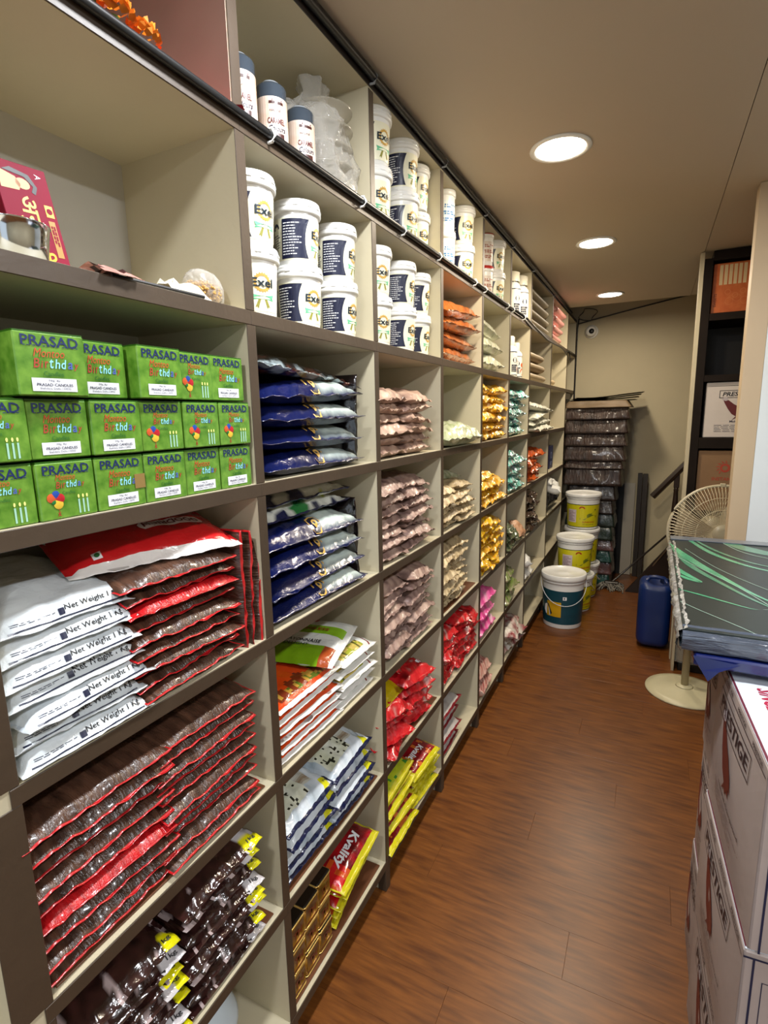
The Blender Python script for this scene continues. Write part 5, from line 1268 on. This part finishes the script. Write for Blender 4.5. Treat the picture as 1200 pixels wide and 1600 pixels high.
# pedestal fan
FM = mat('fan_ivory', 'b9b095', .35, var=.1, vscale=8); FB = mat('fan_base_cream', 'cfc8a6', .35, var=.12, vscale=10); GR_ = mat('grille_wire', 'c9bd9e', .35, metal=.0)
fn = thing('pedestal_fan', 'ivory pedestal fan with wire cage and round base beside the cartons', 'fan', (.955, 3.24, 0))
MB().lathe([(.197, 0), (.2, .004), (.198, .010), (.16, .018), (.06, .028), (.045, .034), (.001, .034)], 48, cap=False).obj('base', FB, fn, True)
MB().lathe([(.045, .034), (.04, .04), (.022, .045)], 24).obj('base_collar', FB, fn, True)
MB().lathe([(.019, .03), (.019, .55), (.026, .55), (.026, .60), (.014, .60), (.014, .82)], 20).obj('pole', FM, fn, True)
fd = Vector((.18, -1, .0)).normalized(); hc = Vector((.085, -.10, .955)); sx = fd.cross(Vector((0, 0, 1))).normalized(); uz = sx.cross(fd).normalized()
def P3(r, a, d_): return hc + (sx * math.cos(a) + uz * math.sin(a)) * r + fd * d_
mt = MB(); prof = [(.0, -.19), (.035, -.185), (.055, -.15), (.058, -.07), (.05, -.05), (.0, -.05)]; vs = []
for r, d_ in prof:
    for k in range(20): vs.append(P3(r, 2 * PI * k / 20, d_))
mt.add(vs, [(i * 20 + k, i * 20 + (k + 1) % 20, (i + 1) * 20 + (k + 1) % 20, (i + 1) * 20 + k) for i in range(5) for k in range(20)]); mt.obj('motor_housing', FM, fn, True, fixn=True)
MB().tube([(0, 0, .80), (0, .0, .88), tuple(hc + fd * -.12)], .02, 10).obj('neck', FM, fn, True)
R_ = .235
cg = MB().tube([P3(R_, 2 * PI * k / 64, 0) for k in range(64)], .0075, 8, closed=True).obj('cage_rim', FM, fn, True)
fw_ = MB()
for k in range(90):
    a = 2 * PI * k / 90
    fw_.tube([P3(.045, a, .058), P3(.09, a + .02, .064), P3(.15, a + .05, .055), P3(.20, a + .07, .035), P3(R_, a + .08, .004)], .0015, 4)
for rr, dd in ((.12, .061), (.18, .047)): fw_.tube([P3(rr, 2 * PI * k / 48, dd) for k in range(48)], .0014, 5, closed=True)
o = fw_.obj('front_grille_wire', GR_, fn); o['kind'] = 'stuff'
bw = MB()
for k in range(80):
    a = 2 * PI * k / 80; bw.tube([P3(.055, a, -.07), P3(.14, a - .02, -.065), P3(.21, a - .04, -.035), P3(R_, a - .05, -.004)], .0014, 4)
o = bw.obj('rear_grille_wire', GR_, fn); o['kind'] = 'stuff'
for k in range(3):
    vs = []
    for i in range(8):
        f = i / 7; r = .03 + .17 * f
        for j in range(5): g = (j / 4 - .5); an = 2 * PI * k / 3 + .25 * f + g * (1.1 - .15 * f) * (1 - .25 * f); vs.append(P3(r, an, .0 + g * .05 * (1 - .3 * f)))
    mb = MB().add(vs, [(i * 5 + j, i * 5 + j + 1, i * 5 + j + 6, i * 5 + j + 5) for i in range(7) for j in range(4)]); mb.obj('blade', mat('blade_tan', 'a3967a', .35, coat=.2), fn, True)
hub = MB(); vs = []
for r, d_ in ((.03, -.03), (.034, .0), (.03, .02), (.012, .03), (.0, .03)):
    for k in range(20): vs.append(P3(r, 2 * PI * k / 20, d_))
hub.add(vs, [(i * 20 + k, i * 20 + (k + 1) % 20, (i + 1) * 20 + (k + 1) % 20, (i + 1) * 20 + k) for i in range(4) for k in range(20)]); hub.obj('hub', FM, fn, True, fixn=True)
gb = MB(); vs = []
for r, d_ in ((.047, .055), (.045, .064), (.02, .068), (.0, .068)):
    for k in range(24): vs.append(P3(r, 2 * PI * k / 24, d_))
gb.add(vs, [(i * 24 + k, i * 24 + (k + 1) % 24, (i + 1) * 24 + (k + 1) % 24, (i + 1) * 24 + k) for i in range(3) for k in range(24)]); gb.obj('badge', FM, fn, True, fixn=True)
cl_ = MB().box((-.012, -.008, -.006), (.012, .008, .012), b=.002); cl_.v = [tuple(P3(R_, R90, 0) + Vector(v)) for v in cl_.v]; cl_.obj('cage_clip', FM, fn)
# appliance under film behind the fan pole
ap = thing('wrapped_appliance', 'low appliance wrapped in crumpled clear film behind the fan pole', 'appliance', (1.10, 3.56, 0))
MB().box((-.205, -.07, 0), (-.19, .07, .50), b=.002).obj('side_board', mat('pale_board', 'b5a88e', .5), ap)
MB().box((-.17, -.05, .0), (.2, .07, .06), b=.004).obj('plinth', BLACKP, ap)
MB().box((-.18, -.06, .061), (.2, .07, .44), b=.01).obj('cabinet', mat('appliance_tan', '6f6252', .4), ap)
wf = MB(); nx_, nz_ = 30, 20; vs = []
for j in range(nz_ + 1):
    for i in range(nx_ + 1):
        xx, zz = -.19 + .4 * i / nx_, .07 + .40 * j / nz_; vs.append((xx, -.078 - .03 * abs(noise.noise(Vector((xx * 22, zz * 18, 2)))) - .02 * noise.noise(Vector((xx * 9, zz * 9, 7))), zz + .015 * noise.noise(Vector((xx * 12, 4, zz * 12)))))
wf.add(vs, [(j * (nx_ + 1) + i, j * (nx_ + 1) + i + 1, (j + 1) * (nx_ + 1) + i + 1, (j + 1) * (nx_ + 1) + i) for j in range(nz_) for i in range(nx_)]); wf.obj('film', CLEAR, ap, True)

# =================================================================== right side
UD = mat('unit_dark', '1e1611', .6, spec=.15, var=.3, vscale=10)
un = thing('dark_shelf_unit', 'dark brown shelf unit holding cartons behind the beige pillar', 'shelving', (0, 0, 0))
UY, UX0, UX1 = 3.66, .912, 1.60
MB().box((UX0, UY, 0), (UX0 + .042, UY + .40, 2.40), b=.001).obj('side_panel', UD, un)
MB().box((UX1 - .04, UY, 0), (UX1, UY + .40, 2.40), b=.001).obj('side_panel', UD, un)
MB().box((UX0 + .042, UY + .38, 0), (UX1 - .04, UY + .40, 2.40)).obj('back_panel', mat('unit_back', '1d1612', .5), un)
for za, zb in ((2.385, 2.438), (2.065, 2.105), (1.728, 1.765), (1.345, 1.408), (.93, .97), (.5, .54), (.05, .09)):
    MB().box((UX0 + .042, UY + .002, za), (UX1 - .04, UY + .38, zb), b=.001).obj('shelf', UD, un)
tag(MB().box((UX0 - .022, UY + .0, 0), (UX0 - .001, UY + .06, 2.436), b=.001).obj('cream_batten', CREAM), 'thin cream batten along the left edge of the dark shelf unit', 'batten')
fy = lambda yy: (lambda a, b: (a, yy, b))
# orange box
t = thing('orange_box', 'orange patterned gift carton on the top shelf of the dark unit', 'box', (1.075, UY + .02, 2.1055))
MB().box((-.115, 0, 0), (.13, .24, .265), b=.003).obj('carton', mat('orange_card', 'b0501c', .4, var=.25, vscale=24, col2='c46a34'), t)
mb = MB()
for k in range(6): decal(mb, rect2d(-.085 + k * .0225, -.069 + k * .0225, .15, .255), fy(-.0008))
mb.obj('picture_print', mat('pale_stripe_print', 'cdb58a', .5), t)
mb = MB()
for k in range(5): decal(mb, shift(ring2d(.012, .014, n=14), -.04 + .036 * k, .11 - .02 * (k % 2)), fy(-.0008)); decal(mb, shift(ring2d(.018, .0195, n=14), -.03 + .036 * k, .06 + .015 * (k % 2)), fy(-.0008))
mb.obj('line_pattern', mat('orange_line', 'c87a44', .5), t)
mb = MB(); decal(mb, shift(text_fit('SWEETS', .07, .013, bold=.01), -.098, .07, R90), fy(-.001)); mb.obj('lettering', mat('dark_brown_ink', '4a1f10', .5), t)
# white eagle carton on the unit
RB = mat('eagle_red_brown', '5e1a1c', .45)
def eagle(s=1.0):
    p = [(-.055, .055), (-.042, .060), (-.030, .052), (-.010, .035), (.015, .020), (.034, -.002), (.040, -.022), (.030, -.020), (.033, -.034), (.020, -.030), (.012, -.040), (.004, -.034), (-.014, -.045), (.002, -.026), (-.016, -.014), (-.034, .012), (-.048, .038)]
    return [(a * s, b * s) for a, b in p], [tuple(range(len(p)))[::-1]]
def eagle_head(s=1.0):
    p = [(-.062, .058), (-.05, .072), (-.038, .066), (-.034, .055), (-.045, .050)]
    return [(a * s, b * s) for a, b in p], [tuple(range(len(p)))[::-1]]
t = thing('white_carton', 'white carton with red-brown eagle on the dark unit shelf', 'carton', (1.095, UY + .02, 1.4085))
MB().box((-.122, 0, 0), (.17, .28, .315), b=.003).obj('carton', mat('white_card', 'cfc6c0', .45, var=.06, vscale=6), t)
def frame2d(x0, x1, y0_, y1_, w_):
    v = [(x0, y0_), (x1, y0_), (x1, y1_), (x0, y1_), (x0 + w_, y0_ + w_), (x1 - w_, y0_ + w_), (x1 - w_, y1_ - w_), (x0 + w_, y1_ - w_)]
    return v, [(0, 1, 5, 4), (1, 2, 6, 5), (2, 3, 7, 6), (3, 0, 4, 7)]
mb = MB(); decal(mb, frame2d(-.055, .13, .225, .268, .003), fy(-.001)); decal(mb, shift(text_fit('PRESTIGE', .155, .024, bold=.02, shear=.2), .038, .2465), fy(-.001)); decal(mb, rect2d(-.118, .165, .292, .294), fy(-.001)); mb.obj('lettering', INKB, t)
mb = MB(); decal(mb, shift(eagle(1.15), .03, .15), fy(-.001)); mb.obj('eagle_print', RB, t)
mb = MB(); decal(mb, shift(eagle_head(1.15), .03, .15), fy(-.0012)); mb.obj('eagle_head', mat('grey_white_print', 'b5adb0', .5), t)
mb = MB(); decal(mb, shift(text_fit('Maker', .05, .012, bold=.012), .03, .092), fy(-.001)); decal(mb, lines2d(-.07, .14, .03, .075, 5, 6, .25), fy(-.001)); mb.obj('small_print', INK, t)
# kraft carton
t = thing('kraft_carton', 'kraft carton with red swirl logo behind the fan', 'carton', (1.09, UY + .02, .9705))
MB().box((-.13, 0, 0), (.17, .28, .36), b=.003).obj('carton', mat('kraft_card', '8a6a4a', .6, var=.12, vscale=8), t)
mb = MB(); decal(mb, shift(ring2d(.014, .026, n=20), .01, .26), fy(-.001))
for k in range(6):
    a = 1.2 + k * .5; c = (.01 + .03 * math.cos(a), .26 + .03 * math.sin(a)); e = (.01 + .048 * math.cos(a + .35), .26 + .048 * math.sin(a + .35)); s_ = (.01 + .031 * math.cos(a + .35), .26 + .031 * math.sin(a + .35))
    decal(mb, ([c, e, s_], [(0, 1, 2)]), fy(-.001))
decal(mb, shift(text_fit('INSTANT', .115, .020, bold=.02), .005, .195), fy(-.001)); mb.obj('logo_print', mat('kraft_red', 'a8402c', .5), t)
mb = MB(); decal(mb, shift(text_fit('A', .03, .03, bold=.03, shear=.2), .085, .26), fy(-.001)); mb.obj('lettering', INKB, t)

# pillar and gloss partition
pl_ = MB().box((1.025, 2.70, 0), (1.095, 2.78, CEIL - .001), b=.001).obj('trim_3', BEIGEP); struct(pl_)
struct(MB().box((1.0955, 2.70, 0), (2.599, 2.76, CEIL - .001)).obj('wall_partition', WHITEW))

# marbled sheets on the cartons
sh = thing('sheet_stack', 'stack of black and green marbled sheets in clear film on the cartons', 'sheets', (0, 0, 0))
SX0, SX1, SY0, SY1, SZ = .790, 1.50, 1.275, 2.24, 1.100
BLK = mat('marble_black', '20292700'[:6], .34, coat=0, spec=.35, var=.3, vscale=3)
for k in range(6):
    o_f = .003 * math.sin(k * 2.1); MB().box((SX0 + o_f, SY0 + .002 * k, SZ - .008 * (k + 1) + .0008), (SX1, SY1, SZ - .008 * k), b=.0008).obj('marbled_sheet', BLK if k == 0 else mat('sheet_edge_grey', '55606a', .35, var=.4, vscale=40), sh)
GM = mat('marble_green', '4fa078', .22, coat=.4, var=.35, vscale=12); GM2 = mat('marble_dull_green', '3f7a5e', .25, coat=.4); GM3 = mat('marble_pale_line', '8fae9f', .3)
fz = lambda z: (lambda a, b: (a, b, z))
def band(pts, ws, m, lift):
    """tapering stripe through points"""
    P = [Vector((a, b, 0)) for a, b in pts]; S_ = []; ws = [q * .68 for q in ws]
    for i in range(len(P) - 1):
        p0_, p1, p2, p3 = P[max(i - 1, 0)], P[i], P[i + 1], P[min(i + 2, len(P) - 1)]
        for q in range(8):
            f = q / 8; S_.append((.5 * ((2 * p1) + (p2 - p0_) * f + (2 * p0_ - 5 * p1 + 4 * p2 - p3) * f * f + (3 * p1 - p0_ - 3 * p2 + p3) * f ** 3), ws[i] + (ws[i + 1] - ws[i]) * f))
    S_.append((P[-1], ws[-1])); vs = []
    for i, (p, w_) in enumerate(S_):
        d_ = (S_[min(i + 1, len(S_) - 1)][0] - S_[max(i - 1, 0)][0]).normalized(); n__ = Vector((-d_.y, d_.x, 0)); vs += [p + n__ * w_ / 2, p - n__ * w_ / 2]
    vs = [(v.x, v.y, SZ + lift) for v in vs]; n__ = len(S_)
    MB().add(vs, [(2 * i, 2 * i + 1, 2 * i + 3, 2 * i + 2) for i in range(n__ - 1)]).obj('marble_vein', m, sh)
band([(.785, 2.12), (.83, 1.93), (.90, 1.74), (.98, 1.56), (1.10, 1.40), (1.3, 1.30)], [.004, .045, .03, .012, .01, .006], GM, .0006)
band([(.787, 2.06), (.83, 1.84), (.90, 1.66), (.98, 1.50), (1.1, 1.36)], [.003, .03, .02, .01, .004], GM2, .0007)
band([(.85, 2.20), (.90, 2.03), (.96, 1.92), (1.03, 1.85), (1.15, 1.80), (1.40, 1.78)], [.02, .028, .025, .02, .02, .02], GM, .0006)
band([(.87, 2.20), (.915, 2.07), (.97, 1.97), (1.04, 1.90), (1.18, 1.85), (1.40, 1.84)], [.012, .02, .018, .014, .012, .012], GM2, .0008)
band([(.97, 2.2), (1.02, 2.12), (1.10, 2.06), (1.25, 2.03), (1.4, 2.02)], [.05, .09, .08, .06, .05], GM2, .0006)
band([(.95, 2.2), (.99, 2.08), (1.05, 2.01), (1.16, 1.965), (1.4, 1.95)], [.004, .006, .006, .005, .005], GM3, .0009)
band([(.793, 1.80), (.815, 1.725), (.85, 1.655), (.82, 1.675), (.795, 1.715)], [.006, .03, .012, .026, .012], GM, .0007)
band([(.792, 1.565), (.84, 1.535), (.89, 1.50), (.935, 1.47), (.955, 1.465)], [.005, .014, .012, .006, .001], GM, .0007)
band([(.79, 1.95), (.86, 1.80), (.93, 1.65), (.975, 1.53), (.985, 1.485), (.965, 1.47)], [.003, .003, .003, .004, .003, .001], GM3, .0010)
band([(.792, 1.46), (.83, 1.41), (.90, 1.33), (.93, 1.29)], [.003, .003, .003, .002], GM3, .0010)
band([(.83, 2.05), (.90, 1.83), (.99, 1.66), (1.1, 1.52), (1.3, 1.42)], [.002, .003, .003, .003, .002], GM3, .0011)
# rolled film along the edge, top border strip
MB().box((SX0 - .001, SY1 - .055, SZ + .0002), (SX1, SY1 + .002, SZ + .004), b=.001).obj('border_strip', mat('grey_border_film', '5c626b', .3, coat=.5), sh)
ef = MB(); n_ = 60; vs = []
for i in range(n_ + 1):
    yy = SY0 + (SY1 - SY0 - .07) * i / n_
    for j in range(7):
        f = j / 6; zz = SZ + .0035 - .06 * f; xx = SX0 - .004 - .006 * math.sin(f * PI) + .008 * noise.noise(Vector((yy * 30, f * 4, 1))) + (.016 if j == 0 else 0)
        vs.append((xx, yy + .006 * noise.noise(Vector((yy * 20, f * 3, 9))), zz + .004 * noise.noise(Vector((yy * 40, f * 5, 3)))))
ef.add(vs, [(i * 7 + j, i * 7 + j + 1, i * 7 + j + 8, i * 7 + j + 7) for i in range(n_) for j in range(6)]); ef.obj('edge_film', mat('crumpled_grey_film', 'b9b8b4', .22, coat=.8, var=.5, vscale=60, bump=1, bscale=70, bdist=.005), sh, True)
ff = MB(); vs = []
for i in range(n_ + 1):
    xx = SX0 + (SX1 - SX0) * i / n_
    for j in range(6):
        f = j / 5; vs.append((xx, SY0 - .004 - .005 * math.sin(f * PI) + .004 * noise.noise(Vector((xx * 25, f * 4, 4))) + (.022 if j == 0 else 0), SZ + .003 - .050 * f))
ff.add(vs, [(i * 6 + j, (i + 1) * 6 + j, (i + 1) * 6 + j + 1, i * 6 + j + 1) for i in range(n_) for j in range(5)]); ff.obj('front_film', mat('silver_grey_film', '4a5260', .22, coat=.8, bump=.8, bscale=14, bdist=.01, var=.4, vscale=10, stretch=(1, 6, 8)), sh, True)
MB().box((SX0 + .01, 1.45, SZ - .115), (SX1, 2.23, SZ - .049), b=.003).obj('lower_pack', mat('dark_pack', '1d2024', .3, coat=.4), sh)
# blue corrugated wrapping
bs = thing('blue_sheet', 'deep blue plastic sheet folded under the marbled sheets with a drooping corner', 'sheet', (0, 0, 0)); BLU = mat('deep_blue_plastic', '0c1a58', .25, coat=.5, var=.25, vscale=10)
mb = MB(); mb.box((.815, 1.262, 1.022), (1.45, 1.44, 1.0485), b=.004); mb.obj('folded_sheet', BLU, bs)
mb = MB(); mb.add([(.812, 1.262, 1.046), (.90, 1.256, 1.042), (.862, 1.254, 1.020), (.843, 1.252, .996), (.830, 1.258, 1.016), (.812, 1.30, 1.03), (.82, 1.36, 1.035)], [(0, 4, 3, 2, 1), (0, 5, 4), (0, 6, 5)]); mb.obj('hanging_corner', BLU, bs)

# cartons of the near stack
WC = mat('carton_white_card', 'b3a59f', .5, var=.12, vscale=5, bump=.15, bscale=6, bdist=.01); WCT = mat('carton_top_white', 'd5dbe4', .4, var=.05, vscale=4)
def big_carton(loc, rz, h, label, L=.43, W=.40, full=True, W_=0):
    t = thing('white_carton', label, 'carton', loc, rz, 'white eagle cartons on the floor')
    b = MB(); b.box((0, -L, 0), (W, 0, h - .003), b=.004)
    n_ = 10; vs = []                                                 # slightly bulged left face
    for j in range(n_ + 1):
        for i in range(n_ + 1):
            u, v = i / n_, j / n_; vs.append((-.010 * math.sin(PI * u) * math.sin(PI * v) - .0006, -L * u, .003 + (h - .008) * v))
    b.add(vs, [(j * (n_ + 1) + i, (j + 1) * (n_ + 1) + i, (j + 1) * (n_ + 1) + i + 1, j * (n_ + 1) + i + 1) for j in range(n_) for i in range(n_)])
    b.obj('carton', WC, t)
    MB().box((.001, -L + .001, h - .003), (W - .001, -.001, h), b=.0008).obj('top_flap', WCT, t)
    def fxl(a, z):                                                  # print on the left face, read from the aisle: far end first
        u = min(1, max(0, a / L)); v = z / h; return (-.010 * math.sin(PI * u) * math.sin(PI * min(1, max(0, v))) - .0020, -a, z)
    mb = MB(); x0, x1 = L * .15, L * .80
    for vf in (rect2d(x0, x1, h * .74, h * .748, 12), rect2d(x0, x1, h * .882, h * .89, 12), rect2d(x0, x0 + .0025, h * .74, h * .89, 1, 2), rect2d(x1 - .0025, x1, h * .74, h * .89, 1, 2), rect2d(L * .04, L * .99, h * .935, h * .942, 14)): decal(mb, vf, fxl)
    decal(mb, shift(text_fit('PRESTIGE', L * .58, h * .085, bold=.02), (x0 + x1) / 2, h * .815), fxl)
    for q in (.30, .58, .86): decal(mb, shift(text_fit('PRESTIGE', L * .16, h * .026, bold=.01), L * q, h * .962), fxl)
    decal(mb, shift(text_fit('Natural Compound', L * .42, h * .032, bold=.01), L * .55, h * .36), fxl); mb.obj('lettering', mat('dark_brown_print', '2c1c22', .5), t)
    mb = MB(); decal(mb, shift(eagle(1.35), L * .46, h * .56), fxl); mb.obj('eagle_print', mat('eagle_rust', '6d2a20', .5), t)
    mb = MB(); decal(mb, shift(eagle_head(1.35), L * .46, h * .56), fxl); mb.obj('eagle_head', mat('grey_white_print', None), t)
    mb = MB(); decal(mb, lines2d(L * .22, L * .78, h * .18, h * .32, 5, 8, .2), fxl); mb.obj('small_print', mat('brown_small_print', '6a4a48', .5), t)
    fyl = lambda a, z: (a, -L - .001, z)
    mb = MB(); decal(mb, rect2d(.0, W, h * .945, h * .957), fyl); decal(mb, rect2d(.014, .0175, .0, h * .945), fyl); decal(mb, shift(text_fit('PRESTIGE', .11, .016, bold=.02, shear=.2), .12, h * .90), fyl)
    decal(mb, frame2d(.03, W - .03, h * .1, h * .82, .0015), fyl); mb.obj('end_print', INK, t)
    mb = MB()
    for k, s_ in enumerate(('COMPOSITION: SUGAR,', 'COMPOUND FAT, COCOA,', 'COMPOUND SOLIDS', 'COMPOUND FLAVOUR')): decal(mb, shift(text_fit(s_, .12, .008), .105, h * (.76 - .07 * k)), fyl)
    mb.obj('end_small_print', INK, t)
    ft = lambda a, b: (b, -a, h + .0006)
    mb = MB(); decal(mb, shift(text_fit('SINCE 1982', .17, .030, bold=.03, shear=.2), L * .52, .055), ft); mb.obj('top_lettering', mat('rose_print', 'a02440', .45), t)
    mb = MB(); decal(mb, rect2d(.004, L - .004, .0015, .006), ft); mb.obj('edge_line', mat('maroon_edge_print', '5a1a2c', .5), t)
    return t
big_carton((.880, 1.392, .0005), .058, .325, 'white eagle carton on the floor, bottom of the near stack')
big_carton((.876, 1.392, .326), .058, .325, 'white eagle carton, middle of the near stack')
big_carton((.880, 1.388, .652), .058, .348, 'white eagle carton with bright top, topmost of the near stack')
for k, lb in enumerate(('lowest', 'middle', 'topmost')):
    big_carton((.886 + .004 * (k == 1), 1.63, .0005 + k * .3255), .02, .325 if k < 2 else .318, f'white eagle carton, {lb} in the partly hidden stack behind', L=.225)
for k in range(3):
    tag(MB().box((1.02, 1.66, .0005 + k * .3255), (1.42, 2.08, .3245 + k * .3255), b=.004).obj('white_carton', WC), f'plain side of a white carton under the sheets, {["lowest","middle","topmost"][k]} at the back', 'carton', 'white cartons under the far end of the sheets')
